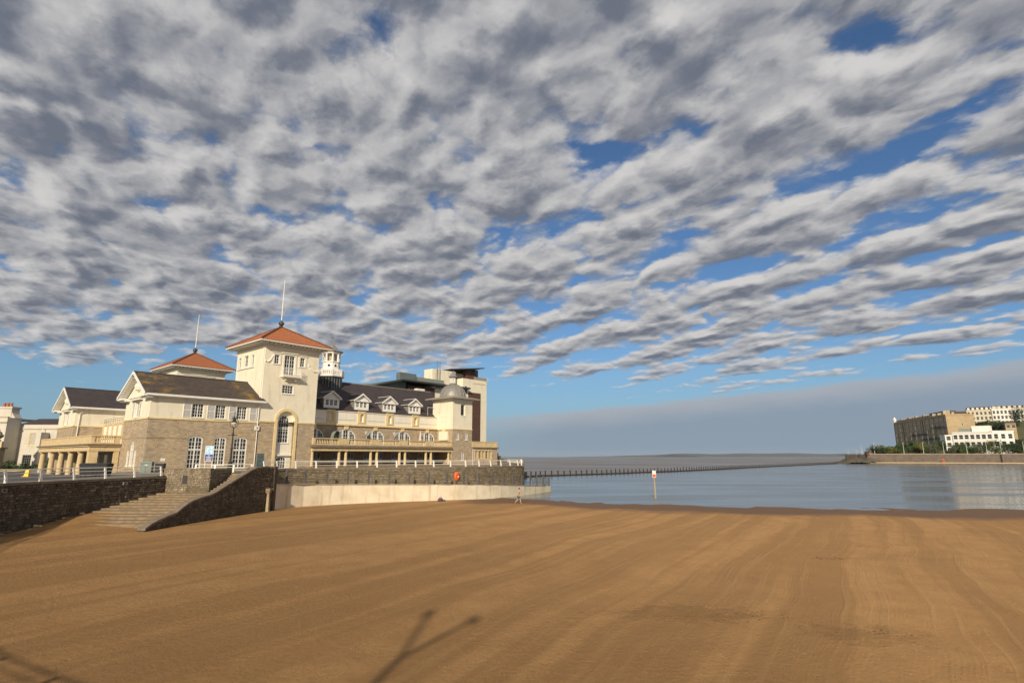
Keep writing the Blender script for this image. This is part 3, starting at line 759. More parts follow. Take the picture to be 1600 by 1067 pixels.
# drip edge, with gaps at the pour joints
cur = resample(LG, 3.4)
for a, b in zip(cur[:-1], cur[1:]):
    A, Bv = Vector(a), Vector(b); d = (Bv - A).normalized(); n_ = Vector((d.y, -d.x, 0)); A = A + d * .02; Bv = Bv - d * .02
    q = [A + n_ * .05, Bv + n_ * .05, Bv - n_ * .35, A - n_ * .35]
    MB().solid([(p.x, p.y, p.z - .02) for p in q], [(p.x, p.y, p.z + .09) for p in q]).build('kerb', 'concrete_grey', lg, lb)
# fence posts along its edge
def ledge_fence():
    F = thing('slipway_fence', 'row of weathered grey posts with thin rails along the slipway edge', 'fence', (-8, 76, 1.9)); fb2 = (-8, 76, 1.9)
    pts = resample(LG, 2.62)[1:]; post = None; tops = []
    for i, p in enumerate(pts):
        a = pts[max(i - 1, 0)]; b = pts[min(i + 1, len(pts) - 1)]; d = Vector((b[0] - a[0], b[1] - a[1])).normalized(); n_ = Vector((d.y, -d.x))
        x, y = p[0] - n_.x * .22, p[1] - n_.y * .22
        if post is None: post = MB().box(-.09, .09, -.09, .09, 0, 1.55).build('post', 'post_timber', F)
        else: o_ = post.copy(); COL.objects.link(o_); post = o_
        post.location = (x - fb2[0], y - fb2[1], p[2] - fb2[2] + .05); post.rotation_euler = (R(random.uniform(-1.5, 1.5)), R(random.uniform(-1.5, 1.5)), math.atan2(d.y, d.x))
        tops.append((x, y, p[2]))
    for h in (.62, 1.3):
        MB().tube([(t[0], t[1], t[2] + h) for t in tops], .018, 5).build('rail', 'post_timber', F, fb2)
    # close-set pales round the seaward end
    e0 = Vector(LGR[-1]); e1_ = Vector((BK[-1][0], BK[-1][1], LGR[-1][2]))
    for i in range(15):
        p = e0.lerp(e1_, (i + .4) / 15)
        MB().box(-.06, .06, -.06, .06, 0, 1.3).build('pale', 'post_timber', F).location = (p.x - fb2[0] - .2, p.y - fb2[1], p.z - fb2[2])
ledge_fence()

# ---- lake causeway
ca_ = thing('causeway', 'low dark causeway wall with a row of posts closing off the lake', 'causeway', (130, 312, -.5)); cb = (130, 312, -.5)
CW = [(3.0, 152), (4.5, 168), (24.5, 184), (52, 213), (79.5, 243), (133, 313), (205, 398), (264, 468)]; CW = smooth_path(CW, 1)
sheet_wall(CW, lambda s: -1.2, lambda s: .22, 2.0, 1).build('wall_core', 'sea_timber', ca_, cb)
post = None
for p in resample(CW[1:], 2.6):
    if post is None: post = MB().box(-.14, .14, -.14, .14, -.7, 1.25).build('post', 'sea_timber', ca_)
    else: o_ = post.copy(); COL.objects.link(o_); post = o_
    post.location = (p[0] - cb[0], p[1] - cb[1], .22 - cb[2] + random.uniform(-.18, .12)); post.rotation_euler = (R(random.uniform(-2, 2)), R(random.uniform(-2, 2)), .9)

# ================================================================== THE PAVILION
def pantile_slope(mb, a, b, apex, pitch=.30, r=.085):
    """half-round tile rolls laid up one triangular roof slope a-b-apex"""
    a, b, apex = Vector(a), Vector(b), Vector(apex); t = (b - a); L = t.length; t.normalize()
    foot = a + t * (apex - a).dot(t); up = (apex - foot); H = up.length; up.normalize(); nrm = t.cross(up).normalized()
    if nrm.z < 0: nrm = -nrm
    sa_ = (apex - a).dot(t); n = int(L / pitch)
    for i in range(n):
        s = (i + .5) * L / n; h = H * (s / sa_ if s < sa_ else (L - s) / (L - sa_))
        if h < .15: continue
        p0 = a + t * s - up * .10; p1 = a + t * s + up * (h - .05)
        ring_ = [(-r, 0), (-r * .6, r * .75), (r * .6, r * .75), (r, 0)]
        A = [p0 + t * u + nrm * v for u, v in ring_]; C = [p1 + t * u + nrm * v for u, v in ring_]
        mb.add(A + C, [(0, 1, 5, 4), (1, 2, 6, 5), (2, 3, 7, 6), (0, 3, 2, 1)])
def garland(B, F, s, z, w_, mirror):
    m = MB(); pts = []
    for i in range(9):
        t = i / 8; u = s + (w_ * t if not mirror else -w_ * t); zz = z + .75 * t - .55 * math.sin(math.pi * t) * .7
        pts.append(F.p(u, zz, .05))
    m.tube(pts, [.05 + .06 * math.sin(math.pi * i / 8) for i in range(9)], 6)
    for i in (0, 3, 6, 8):
        p = pts[i]; m.lathe(p[0], p[1], [(.02, p[2] - .14), (.13, p[2] - .05), (.13, p[2] + .05), (.02, p[2] + .14)], 7)
    B.part(m, 'garland', 'render_pale')
def tower(name, label, y0, full, group):
    B = Bld(name, label, 'tower', (4.4, y0 + 4.75, 0 if full else -.6), group)
    W, Dp = 8.8, 9.5; zb, zt = 6.72, 18.2
    FR = Face(0, y0, 0, -1); FLf = Face(0, y0 + Dp, -1, 0)
    RX, RY = W, y0 + Dp
    front_up = [(1.45, 2.25, 15.35, 16.75), (3.05, 4.75, 13.72, 16.85), (5.6, 6.4, 15.35, 16.75), (3.05, 4.85, 10.95, 12.3)]
    arch_o = (2.7, 5.45, 0.0, 8.33, 1.375)
    up = MB(); wall(up, FR, 0, W, zb, zt, front_up + ([(2.7, 5.45, zb, 8.33, 1.375)] if full else []), .5 if full else .25)
    wall(up, FLf, 0, Dp, zb, zt, [(Dp - 8.7, Dp - 7.9, 15.4, 16.9), (Dp - 6.75, Dp - 5.45, 15.3, 17.0), (Dp - 4.3, Dp - 3.5, 15.4, 16.9)], .25)
    up.poly([(RX, y0, zb), (RX, RY, zb), (RX, RY, zt), (RX, y0, zt)]); up.poly([(0, RY, zb), (RX, RY, zb), (RX, RY, zt), (0, RY, zt)])
    B.part(up, 'upper_wall', 'render_cream')
    if full:
        lo = MB(); wall(lo, FR, 0, W, -.6, zb - .16, [(2.7, 5.45, -.6, zb - .16)], .5); lo.poly([(RX, y0, -.6), (RX, RY, -.6), (RX, RY, zb), (RX, y0, zb)])
        lo.poly([(0, RY, -.6), (0, y0, -.6), (0, y0, zb), (0, RY, zb)])
        B.part(lo, 'stone_base', 'stone_wall')
        for a, b in ((-.02, 2.3), (5.85, W + .05)): B.part(MB().fbox(FR, a, b, zb - .16, zb + .06, -.05, .10), 'string_course', 'trim_yellow')
        # tall arched recess
        sur = MB(); po = outline(2.3, 5.85, -.4, 8.73, 1.775, 18); pi_ = outline(2.7, 5.45, -.4, 8.33, 1.375, 18)
        ring(sur, FR, po[1:] + po[:1], pi_[1:] + pi_[:1], -.5, .13, False)
        s_ = B.part(sur, 'arch_surround', 'trim_yellow')
        rec = MB(); RF = Face(0, y0 + .5, 0, -1)
        wall(rec, RF, 2.7, 5.45, -.4, 8.33, [(3.15, 4.85, 3.62, 7.75, .85), (3.15, 4.75, -.1, 1.6, .3)], .12)
        B.part(rec, 'arch_panel', 'render_pale', s_)
        window(B, RF, 3.15, 4.85, 3.62, 7.75, 4, 7, .85, .10, -.08, .05, trans=(5.75,), parent=s_)
        window(B, RF, 3.15, 4.75, -.1, 1.6, 4, 3, .3, .09, -.08, .05, parent=s_, sill=False)
        B.part(MB().fbox(FR, 2.72, 5.43, 1.72, 1.95, -.48, -.2), 'arch_sill', 'render_pale', s_)
        window(B, FR, 3.05, 4.85, 10.95, 12.3, 4, 3, 0, .12, -.12, .05)
        # drain and door by the wing
        B.part(MB().fbox(FR, .1, 1.05, -.4, 2.05, 0, .06), 'service_door', 'door_teal')
        d_ = MB()
        for z in (.35, .95, 1.5): d_.fbox(FR, .16, .99, z, z + .04, .06, .085)
        B.part(d_, 'door_rail', 'metal_dark')
    sur = MB()
    for a, b, c, d in front_up[:3]:
        ring(sur, FR, outline(a - .26, b + .26, c - .15, d + .16), outline(a, b, c, d), -.02, .07)
    sur.fbox(FR, 1.0, 2.7, 17.0, 17.1, -.02, .14); sur.fbox(FR, 2.6, 5.2, 17.1, 17.25, -.02, .2); sur.fbox(FR, 5.15, 6.85, 17.0, 17.1, -.02, .14)
    B.part(sur, 'window_surround', 'render_pale')
    window(B, FR, 1.45, 2.25, 15.35, 16.75, 2, 3, 0, .08, -.12, .045)
    window(B, FR, 5.6, 6.4, 15.35, 16.75, 2, 3, 0, .08, -.12, .045)
    window(B, FR, 3.05, 4.75, 13.72, 16.85, 4, 5, 0, .1, -.12, .045, mull=(3.9,), sill=False, name='balcony_door')
    for a, b in ((Dp - 8.7, Dp - 7.9), (Dp - 4.3, Dp - 3.5)): window(B, FLf, a, b, 15.4, 16.9, 2, 3, 0, .08, -.12, .045)
    window(B, FLf, Dp - 6.75, Dp - 5.45, 15.3, 17.0, 3, 3, 0, .09, -.12, .045)
    s2 = MB(); s2.fbox(FLf, Dp - 9.0, Dp - 3.2, 14.95, 15.14, -.02, .16)
    for a, b, c, d in ((Dp - 8.7, Dp - 7.9, 15.4, 16.9), (Dp - 6.75, Dp - 5.45, 15.3, 17.0), (Dp - 4.3, Dp - 3.5, 15.4, 16.9)):
        ring(s2, FLf, outline(a - .2, b + .2, c - .14, d + .15), outline(a, b, c, d), -.02, .07)
    B.part(s2, 'window_surround', 'render_pale')
    garland(B, FR, .15, 15.6, 1.0, False); garland(B, FR, 8.6, 14.9, 1.5, True)
    # balcony
    bs = MB(); bs.fbox(FR, 2.55, 5.55, 13.42, 13.62, 0, 1.0); bs.fbox(FR, 2.75, 5.35, 13.28, 13.43, 0, .8)
    for a in (3.2, 4.75): bs.fbox(FR, a, a + .2, 12.95, 13.3, 0, .55)
    bal = B.part(bs, 'balcony', 'render_pale')
    rl = MB()
    for z in (13.72, 14.72): rl.tube([FR.p(2.6, z, .02), FR.p(2.6, z, .93), FR.p(5.5, z, .93), FR.p(5.5, z, .02)], .03, 5)
    for i in range(22):
        a = 2.6 + 2.9 * i / 21; rl.tube([FR.p(a, 13.62, .93), FR.p(a, 14.72, .93)], .016, 4)
    for i in range(1, 6):
        for a in (2.6, 5.5): rl.tube([FR.p(a, 13.62, .93 * i / 6), FR.p(a, 14.72, .93 * i / 6)], .016, 4)
    B.part(rl, 'balcony_railing', 'white_paint', bal)
    # cornice, modillions, roof
    ov = 1.3; ez = 18.62
    c = MB(); c.box(-.16, W + .16, y0 - .16, RY + .16, 17.72, 17.9); c.box(-.32, W + .32, y0 - .32, RY + .32, 18.1, 18.3)
    B.part(c, 'cornice', 'render_pale')
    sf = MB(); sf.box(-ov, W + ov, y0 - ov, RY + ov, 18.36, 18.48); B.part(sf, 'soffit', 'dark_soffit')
    mo = MB(); k = 0
    for i in range(17):
        a = -.9 + (W + 1.8) * i / 16; mo.box(a - .1, a + .1, y0 - 1.15, y0 - .3, 18.2, 18.362)
        a = y0 - .9 + (Dp + 1.8) * i / 16; mo.box(-1.15, -.3, a - .1, a + .1, 18.2, 18.362)
    B.part(mo, 'modillion', 'white_paint')
    g = MB()
    for (x0, x1, ya, yb) in ((-ov - .06, W + ov + .06, y0 - ov - .12, y0 - ov), (-ov - .12, -ov, y0 - ov - .12, RY + ov + .06), (W + ov, W + ov + .1, y0 - ov - .06, RY + ov)):
        g.box(x0, x1, ya, yb, 18.38, 18.58)
    B.part(g, 'gutter', 'white_paint')
    ap = (W / 2, y0 + Dp / 2, 22.15); o2 = ov + .1
    cs = [(-o2, y0 - o2, ez), (W + o2, y0 - o2, ez), (W + o2, RY + o2, ez), (-o2, RY + o2, ez)]
    rm = MB(); rm.add(cs + [ap] + [(x, y, ez - .12) for x, y, z in cs], [(0, 1, 4), (1, 2, 4), (2, 3, 4), (3, 0, 4), (0, 5, 6, 1), (1, 6, 7, 2), (2, 7, 8, 3), (3, 8, 5, 0), (8, 7, 6, 5)])
    ro = B.part(rm, 'roof', 'terracotta_dark')
    tl = MB(); pantile_slope(tl, cs[0], cs[1], ap); pantile_slope(tl, cs[3], cs[0], ap); pantile_slope(tl, cs[1], cs[2], ap)
    B.part(tl, 'pantile', 'terracotta', ro)['kind'] = 'stuff'
    for q in cs[:2] + cs[3:]:
        B.part(MB().tube([(q[0], q[1], q[2] + .10), (ap[0], ap[1], ap[2] + .06)], .14, 6), 'hip_tile', 'terracotta_dark', ro)
    fi = MB().lathe(ap[0], ap[1], [(.28, 21.95), (.34, 22.3), (.2, 22.45), (.44, 22.62), (.44, 22.95), (.18, 23.08), (.1, 23.3)], 10)
    B.part(fi, 'finial', 'metal_dark', ro)
    B.part(MB().tube([(ap[0], ap[1], 23.2), (ap[0], ap[1], 26.5), (ap[0], ap[1], 30.2)], [.085, .075, .04], 8), 'flagpole', 'white_paint', ro)
    if full: B.part(MB().tube([FLf.p(Dp - .35, 18.2, .1), FLf.p(Dp - .35, 17.0, .09), FLf.p(Dp - .35, 9.9, .09)], .06, 6), 'downpipe', 'white_paint')
    return B
tower('campanile_tower', 'cream tower with terracotta roof, balcony and tall yellow arched window above the quay', 0.0, True, 'red roofed towers')
tower('campanile_tower', 'cream tower with terracotta roof rising behind the slate roofs, half hidden', 35.6, False, 'red roofed towers')

def gable_wing(name, label, x0, y0, y1, full):
    B = Bld(name, label, 'building wing', (x0 / 2, (y0 + y1) / 2, -1.3))
    W = y1 - y0; FR = Face(0, y0, 0, -1); FG = Face(x0, y1, -1, 0); yc = (y0 + y1) / 2
    zb = 6.5; ze = 9.3; zr = 9.25 + (W / 2 + .75) * .585
    lo = MB(); up = MB()
    fwin = [(-9.25, -7.45, .0, 4.25, .22), (-6.0, -4.4, .45, 4.25, .22), (-3.4, -1.5, .0, 4.25, .22)] if full else []
    uwin = [(-9.2, -7.75, 6.75, 8.62), (-6.2, -4.85, 6.75, 8.62), (-3.3, -1.92, 6.75, 8.62)] if full else []
    gm = W / 2
    glow = [(gm - .62, gm + .62, .35, 3.55, .62), (gm - 1.85, gm - 1.05, .35, 2.35), (gm + 1.05, gm + 1.85, .35, 2.35)] if full else []
    gup = [(gm - .85, gm + .85, 6.72, 8.75)]
    wall(lo, FR, x0, 0, -1.4, zb - .14, fwin, .3); wall(lo, FG, 0, W, -1.4, zb - .14, glow, .3)
    wall(up, FR, x0, 0, zb - .14, ze, uwin, .28); wall(up, FG, 0, W, zb - .14, ze, gup, .28)
    up.poly([FG.p(0, ze), FG.p(W, ze), FG.p(gm, zr - .1)])
    lo.poly([(x0, y1, -1.4), (0, y1, -1.4), (0, y1, zb), (x0, y1, zb)]); up.poly([(x0, y1, zb), (0, y1, zb), (0, y1, ze), (x0, y1, ze)])
    B.part(lo, 'stone_wall', 'stone_wall'); B.part(up, 'upper_wall', 'render_cream')
    sc = MB(); sc.fbox(FR, x0 - .09, -.02, zb - .14, zb + .05, -.05, .09); sc.fbox(FG, -.02, W + .09, zb - .14, zb + .05, -.05, .09); B.part(sc, 'string_course', 'trim_yellow')
    if full:
        l2 = MB(); l2.fbox(FR, x0 - .04, -9.6, 3.95, 4.08, -.02, .045); l2.fbox(FG, .1, W + .04, 3.95, 4.08, -.02, .045); l2.fbox(FR, -1.2, -.05, 3.95, 4.08, -.02, .045)
        B.part(l2, 'stone_band', 'stone_wall_warm')
        for a, b, c, d, r_ in fwin: window(B, FR, a, b, c, d, 4, 7, r_, .13, -.1, .05, mull=((a + b) / 2,), trans=(2.55,), glass='glass_warm', sill=c > .2)
        for a, b, c, d in uwin: window(B, FR, a, b, c, d, 4, 4, 0, .09, -.12, .045, mull=((a + b) / 2,), glass='glass_warm')
        for a, b in ((-10.3, -9.28), (-7.3, -6.27), (-4.4, -3.38), (-1.5, -.48)): shutter(B, FR, a, b, 6.72, 8.66)
        window(B, FG, gm - .62, gm + .62, .35, 3.55, 3, 6, .62, .12, -.06, .05, trans=(2.45,), glass='curtain')
        for a in (gm - 1.85, gm + 1.05): window(B, FG, a, a + .8, .35, 2.35, 2, 4, 0, .1, -.06, .045, glass='curtain')
        B.part(MB().fbox(FG, gm - 2.2, gm + 2.2, .12, .25, -.02, .16), 'window_sill', 'trim_yellow')
        B.part(MB().fbox(FR, -12.3, -11.75, 1.05, 1.4, 0, .04), 'name_plate', 'white_paint')
        pipe = MB(); pipe.tube([FR.p(-.28, 9.2, .42), FR.p(-.28, 8.9, .14), FR.p(-.28, 6.8, .12), FR.p(-.28, -.2, .12)], .06, 6); B.part(pipe, 'downpipe', 'white_paint')
        bx_ = B.part(MB().fbox(FR, -.62, -.02, 5.35, 5.95, .02, .22), 'alarm_box', 'white_paint'); B.part(MB().fbox(FR, -.42, -.22, 5.55, 5.78, .22, .232), 'alarm_badge', 'red_paint', bx_)
    else:
        pipe = MB(); pipe.tube([FR.p(x0 + 1.3, 9.1, .5), FR.p(x0 + .6, 8.5, .12), FR.p(x0 + .5, 4.0, .12)], .08, 6); B.part(pipe, 'downpipe', 'white_paint')
    # gable window: two folded shutters in a recess under a small hood
    window(B, FG, gm - .85, gm + .85, 6.72, 8.75, 2, 1, 0, .1, -.2, .06, glass='curtain')
    for a, b in ((gm - 1.75, gm - .95), (gm + .95, gm + 1.75)): shutter(B, FG, a, b, 6.74, 8.7)
    h = MB(); h.fbox(FG, gm - 2.0, gm + 2.0, 8.95, 9.2, 0, .5); h.fbox(FG, gm - 2.15, gm + 2.15, 9.2, 9.32, 0, .62); B.part(h, 'window_hood', 'render_pale')
    cart = MB(); cart.lathe(x0 - .06, yc, [(.05, 10.1), (.5, 10.35), (.62, 10.8), (.45, 11.2), (.05, 11.4)], 10); B.part(cart, 'cartouche', 'render_pale')
    # roof
    ov = .75; gx = x0 - 1.0; z_e = 9.42; rz = zr
    rf = MB(); t = .14
    for (ye, yo) in ((y0 - ov, 0), (y1 + ov, 0)):
        rf.solid([(gx, ye, z_e), (.0 if full else 1.5, ye, z_e), (.0 if full else 1.5, yc, rz), (gx, yc, rz)], [(gx, ye, z_e + t), (.0 if full else 1.5, ye, z_e + t), (.0 if full else 1.5, yc, rz + t), (gx, yc, rz + t)])
    if full: rf.solid([(0, y0 - ov, z_e), (.45, y0 - ov, z_e), (.35, y0 - .02, z_e + .4), (0, y0 - .02, z_e + .42)], [(0, y0 - ov, z_e + t), (.45, y0 - ov, z_e + t), (.35, y0 - .02, z_e + .4 + t), (0, y0 - .02, z_e + .42 + t)])
    ro = B.part(rf, 'roof', 'slate_brown' if full else 'slate_dark')
    B.part(MB().tube([(gx, yc, rz + t), (0, yc, rz + t)], .11, 6), 'ridge_tile', 'slate_dark', ro)
    ga = MB(); ga.box(gx + .2, .45 if full else 1.5, y0 - ov - .14, y0 - ov, z_e - .16, z_e + .1); ga.box(gx + .25, .3 if full else 1.5, y0 - ov + .0, y0 - .001, z_e - .24, z_e - .06)
    B.part(ga, 'gutter', 'white_paint')
    # barge boards, raking modillions and cornice returns
    bb = MB(); sl = (rz - z_e) / (W / 2 + ov)
    for sgn in (-1, 1):
        ye = yc + sgn * (W / 2 + ov)
        bb.solid([(gx - .06, ye, z_e - .22), (gx + .06, ye, z_e - .22), (gx + .06, yc, rz - .22), (gx - .06, yc, rz - .22)], [(gx - .06, ye, z_e + .16), (gx + .06, ye, z_e + .16), (gx + .06, yc, rz + .18), (gx - .06, yc, rz + .18)])
    B.part(bb, 'barge_board', 'white_paint', ro)
    mo = MB()
    for sgn in (-1, 1):
        for i in range(10):
            d_ = .75 + (W / 2 - .3) * i / 10; y = yc + sgn * d_; z = rz - sl * d_ - .12
            mo.solid([(gx + .07, y - .16, z - .22 + sgn * .16 * sl), (x0 - .02, y - .16, z - .22 + sgn * .16 * sl), (x0 - .02, y + .16, z - .22 - sgn * .16 * sl), (gx + .07, y + .16, z - .22 - sgn * .16 * sl)],
                     [(gx + .07, y - .16, z + .08 + sgn * .16 * sl), (x0 - .02, y - .16, z + .08 + sgn * .16 * sl), (x0 - .02, y + .16, z + .08 - sgn * .16 * sl), (gx + .07, y + .16, z + .08 - sgn * .16 * sl)])
    B.part(mo, 'modillion', 'white_paint', ro)
    rt = MB()
    for a, b in ((-ov, 1.6), (W - 1.6, W + ov)):
        rt.fbox(FG, a, b, 9.16, 9.40, -.02, .98); rt.fbox(FG, a + (.1 if a < 0 else 0), b - (.1 if a > 0 else 0), 9.0, 9.161, -.02, .7)
    B.part(rt, 'cornice_return', 'white_paint')
    return B
gable_wing('gabled_wing', 'front gabled wing with shuttered windows, tall french windows and lichen on its slate roof', -14.2, 0.0, 10.0, True)
gable_wing('gabled_wing', 'rear gabled wing with plain cream side above the columned porch', -15.4, 31.6, 42.6, False)

# ---- entrance front between the wings, and its columned porch
B = Bld('entrance_range', 'recessed cream range between the two gabled wings, topped by a panelled parapet', 'building wing', (-8, 21, -1.3))
FE = Face(-11.4, 31.6, -1, 0)
m = MB(); wall(m, FE, 0, 21.6, -1.4, 6.9, [], .2); m.poly([(-11.4, 10, 6.9), (0, 10, 6.9), (0, 31.6, 6.9), (-11.4, 31.6, 6.9)]); B.part(m, 'wall', 'render_pale')
pa = MB(); pa.fbox(FE, 0, 21.6, 4.45, 4.7, 0, .2); pa.fbox(FE, 0, 21.6, 6.55, 6.9, -.3, .12)
for i in range(9): pa.fbox(FE, .2 + 2.6 * i, .75 + 2.6 * i, 4.7, 6.56, 0, .14)
B.part(pa, 'parapet_pilaster', 'stone_cream')
rl = MB()
for z in (7.25, 7.6): rl.tube([FE.p(0, z, -.05), FE.p(21.6, z, -.05)], .03, 5)
for i in range(19): rl.tube([FE.p(.2 + 1.18 * i, 6.9, -.05), FE.p(.2 + 1.18 * i, 7.6, -.05)], .025, 5)
B.part(rl, 'roof_railing', 'metal_grey')
ta = MB()
for s in (15.8, 18.6): ta.fbox(FE, s, s + 1.7, 7.55, 7.65, -2.0, -1.0); ta.fbox(FE, s + .2, s + .3, 6.9, 7.56, -1.9, -1.8); ta.fbox(FE, s + 1.4, s + 1.5, 6.9, 7.56, -1.9, -1.8)
B.part(ta, 'roof_table', 'post_timber')
P = Bld('columned_porch', 'honey stone porch with a row of plain columns and a balustraded roof terrace', 'porch', (-16, 25, -1.25))
FP = Face(-17.6, 40.8, -1, 0); FS = Face(-17.6, 10.0, 0, -1)
m = MB(); m.box(-17.75, -14.25, 9.85, 41, 2.35, 2.95); m.box(-17.95, -14.25, 9.65, 41.2, 2.95, 3.12); P.part(m, 'entablature', 'stone_cream')
m = MB(); m.box(-18.1, -14.25, 9.5, 41.3, 3.121, 3.3); P.part(m, 'cornice', 'coping')
m = MB(); m.fbox(FP, 0, 30.8, 3.3, 4.3, -.35, 0); m.fbox(FP, -.05, 30.9, 4.301, 4.45, -.42, .07)
for i in range(6): m.fbox(FP, .1 + 6.0 * i, .7 + 6.0 * i, 3.3, 4.3, 0, .06)
P.part(m, 'parapet', 'stone_cream')
m = MB(); m.fbox(FS, .36, 3.3, 3.3, 3.5, -.35, 0); m.fbox(FS, .43, 3.4, 4.301, 4.45, -.42, .07); m.fbox(FS, 2.7, 3.3, 3.5, 4.3, -.35, 0); P.part(m, 'side_parapet', 'stone_cream')
bal_me = MB().lathe(0, 0, [(.08, 0), (.08, .06), (.05, .12), (.10, .3), (.06, .5), (.05, .62), (.08, .7), (.08, .8)], 7)
for i in range(9):
    o = bal_me.build('baluster', 'stone_cream', P.root) if i == 0 else None
    if i == 0: bal_o = o
    else: o = bal_o.copy(); COL.objects.link(o)
    q = FS.p(.5 + .26 * i, 3.5, -.17); o.location = (q[0] - P.b[0], q[1] - P.b[1], q[2] - P.b[2])
col = MB().lathe(0, 0, [(.46, 0), (.46, .15), (.40, .22), (.40, 1.2), (.34, 3.15), (.33, 3.3), (.42, 3.38), (.46, 3.5), (.46, 3.62)], 14)
for i, y in enumerate((40.3, 33.4, 27.3, 21.6, 16.1)):
    if i == 0: o = col.build('column', 'stone_cream', P.root, smooth=False); c0 = o
    else: o = c0.copy(); COL.objects.link(o)
    o.location = (-17.2 - P.b[0], y - P.b[1], -1.27 - P.b[2])
P.part(MB().box(-17.7, -16.7, 9.9, 10.9, -1.4, 2.35), 'corner_pier', 'stone_cream')
m = MB(); m.box(-14.9, -14.3, 9.9, 10.3, -1.4, 2.35); P.part(m, 'pilaster', 'stone_cream')
FB = Face(-13.2, 40.8, -1, 0)
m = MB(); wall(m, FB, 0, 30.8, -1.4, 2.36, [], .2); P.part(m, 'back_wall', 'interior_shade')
for s in (2.0, 6.0, 10.5, 15.5, 20.0, 25.5):
    d_ = P.part(MB().fbox(FB, s, s + 1.5, -1.3, 1.9, 0, .08), 'porch_door', 'white_paint'); P.part(MB().fbox(FB, s + .2, s + 1.3, .0, 1.7, .08, .1), 'pane', 'glass_dark', d_)
P.part(MB().box(-17.4, -13.2, 10.2, 40.6, 2.30, 2.349), 'ceiling', 'render_pale')

# ---- the long hall
HX0, HX1 = 8.8, 38.2
H = Bld('pavilion_hall', 'long slate roofed hall with four dormers and arched windows above a colonnaded terrace', 'building', (23.5, 9, -.1))
FH = Face(0, 4.2, 0, -1)
aw = [(-1.95 + 17.2 + 6.08 * k, 1.95 + 17.2 + 6.08 * k, 3.55, 6.25, 1.35) for k in range(4)]
aw0 = (9.3, 13.0, 3.55, 6.25, 1.35)
m = MB(); wall(m, FH, HX0, HX1, 3.2, 6.85, [aw0] + aw, .3); H.part(m, 'stone_wall', 'stone_wall')
lowd = [(9.3 + 0.0, 10.6), (11.1, 12.6), (14.9, 16.2), (17.6, 19.0), (21.0, 22.3), (23.7, 25.1), (27.1, 28.4), (29.8, 31.2), (33.2, 34.5), (35.7, 37.2)]
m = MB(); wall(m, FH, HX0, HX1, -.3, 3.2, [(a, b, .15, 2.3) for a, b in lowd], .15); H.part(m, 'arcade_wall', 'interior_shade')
for i, (a, b) in enumerate(lowd):
    m = MB(); ring(m, FH, outline(a, b, .15, 2.3), outline(a + .1, b - .1, .25, 2.2), -.12, .02); m.fbox(FH, a + .1, b - .1, .2, 1.35, -.12, -.02); m.fbox(FH, (a + b) / 2 - .06, (a + b) / 2 + .06, .2, 2.2, -.1, .0)
    d_ = H.part(m, 'arcade_door', 'white_paint' if i == 9 else 'door_grey'); H.part(MB().fbox(FH, a + .1, b - .1, 1.35, 2.2, -.1, -.05), 'pane', 'glass_dark', d_)
for o_ in [aw0] + aw:
    a, b, c, d, r_ = o_; cx = (a + b) / 2
    window(H, FH, a, b, c, d, 8, 4, r_, .17, -.08, .05, mull=(cx - .62, cx + .62), glass='glass_dark')
    H.part(MB().fbox(FH, cx - .38, cx + .38, 6.22, 6.86, -.02, .16), 'keystone', 'trim_yellow')
m = MB(); m.fbox(FH, HX0, HX1, 6.85, 7.0, -.1, .28); m.fbox(FH, HX0, HX1, 7.0, 7.16, -.1, .16); H.part(m, 'cornice', 'trim_yellow')
niches = [14.15 + 6.08 * k for k in range(4)]
m = MB(); wall(m, FH, HX0, HX1, 7.16, 9.2, [(n - .38, n + .38, 7.65, 9.05, .38) for n in niches], .25); H.part(m, 'parapet', 'render_pale')
m = MB(); m.fbox(FH, HX0, HX1, 9.2, 9.32, -.35, .12); H.part(m, 'parapet_coping', 'render_cream')
pn = MB(); ed = [HX0] + [v for n in niches for v in (n - .95, n + .95)] + [HX1]
for a, b in zip(ed[::2], ed[1::2]): H.part(MB().fbox(FH, a + .3, b - .3, 7.82, 7.87, -.01, .035), 'parapet_moulding', 'dark_soffit')
for n in niches:
    s = MB(); ring(s, FH, outline(n - .62, n + .62, 7.4, 9.35, .62), outline(n - .38, n + .38, 7.55, 9.05, .38), -.02, .16); s.fbox(FH, n - .85, n - .63, 7.17, 9.2, -.02, .1); s.fbox(FH, n + .63, n + .85, 7.17, 9.2, -.02, .1); s.fbox(FH, n - .75, n + .75, 9.28, 9.46, -.1, .2)
    o = H.part(s, 'niche', 'trim_yellow'); H.part(MB().fbox(FH, n - .42, n + .42, 7.6, 9.1, -.3, -.25), 'niche_back', 'render_pale', o)
# main roof
m = MB(); m.solid([(HX0, 4.6, 9.1), (HX1 + 4.5, 4.6, 9.1), (HX1 + 4.5, 12, 15.2), (HX0, 12, 15.2)], [(HX0, 4.6, 9.25), (HX1 + 4.5, 4.6, 9.25), (HX1 + 4.5, 12, 15.36), (HX0, 12, 15.36)])
m.solid([(HX0, 19.4, 9.1), (HX1 + 4.5, 19.4, 9.1), (HX1 + 4.5, 12, 15.2), (HX0, 12, 15.2)], [(HX0, 19.4, 9.25), (HX1 + 4.5, 19.4, 9.25), (HX1 + 4.5, 12, 15.36), (HX0, 12, 15.36)])
roof = H.part(m, 'roof', 'slate_dark')
H.part(MB().poly([(HX1 + 4.4, 4.6, 9.1), (HX1 + 4.4, 19.4, 9.1), (HX1 + 4.4, 12, 15.2)]), 'gable_end', 'render_pale')
H.part(MB().box(HX0, HX1 + 4.5, 11.88, 12.12, 15.3, 15.48), 'ridge_cap', 'lead', roof)
H.part(MB().box(39.5, 41.6, 12.6, 13.6, 15.2, 16.0), 'roof_box', 'render_pale', roof)
def zroof(y): return 9.25 + (y - 4.6) * (15.36 - 9.25) / 7.4
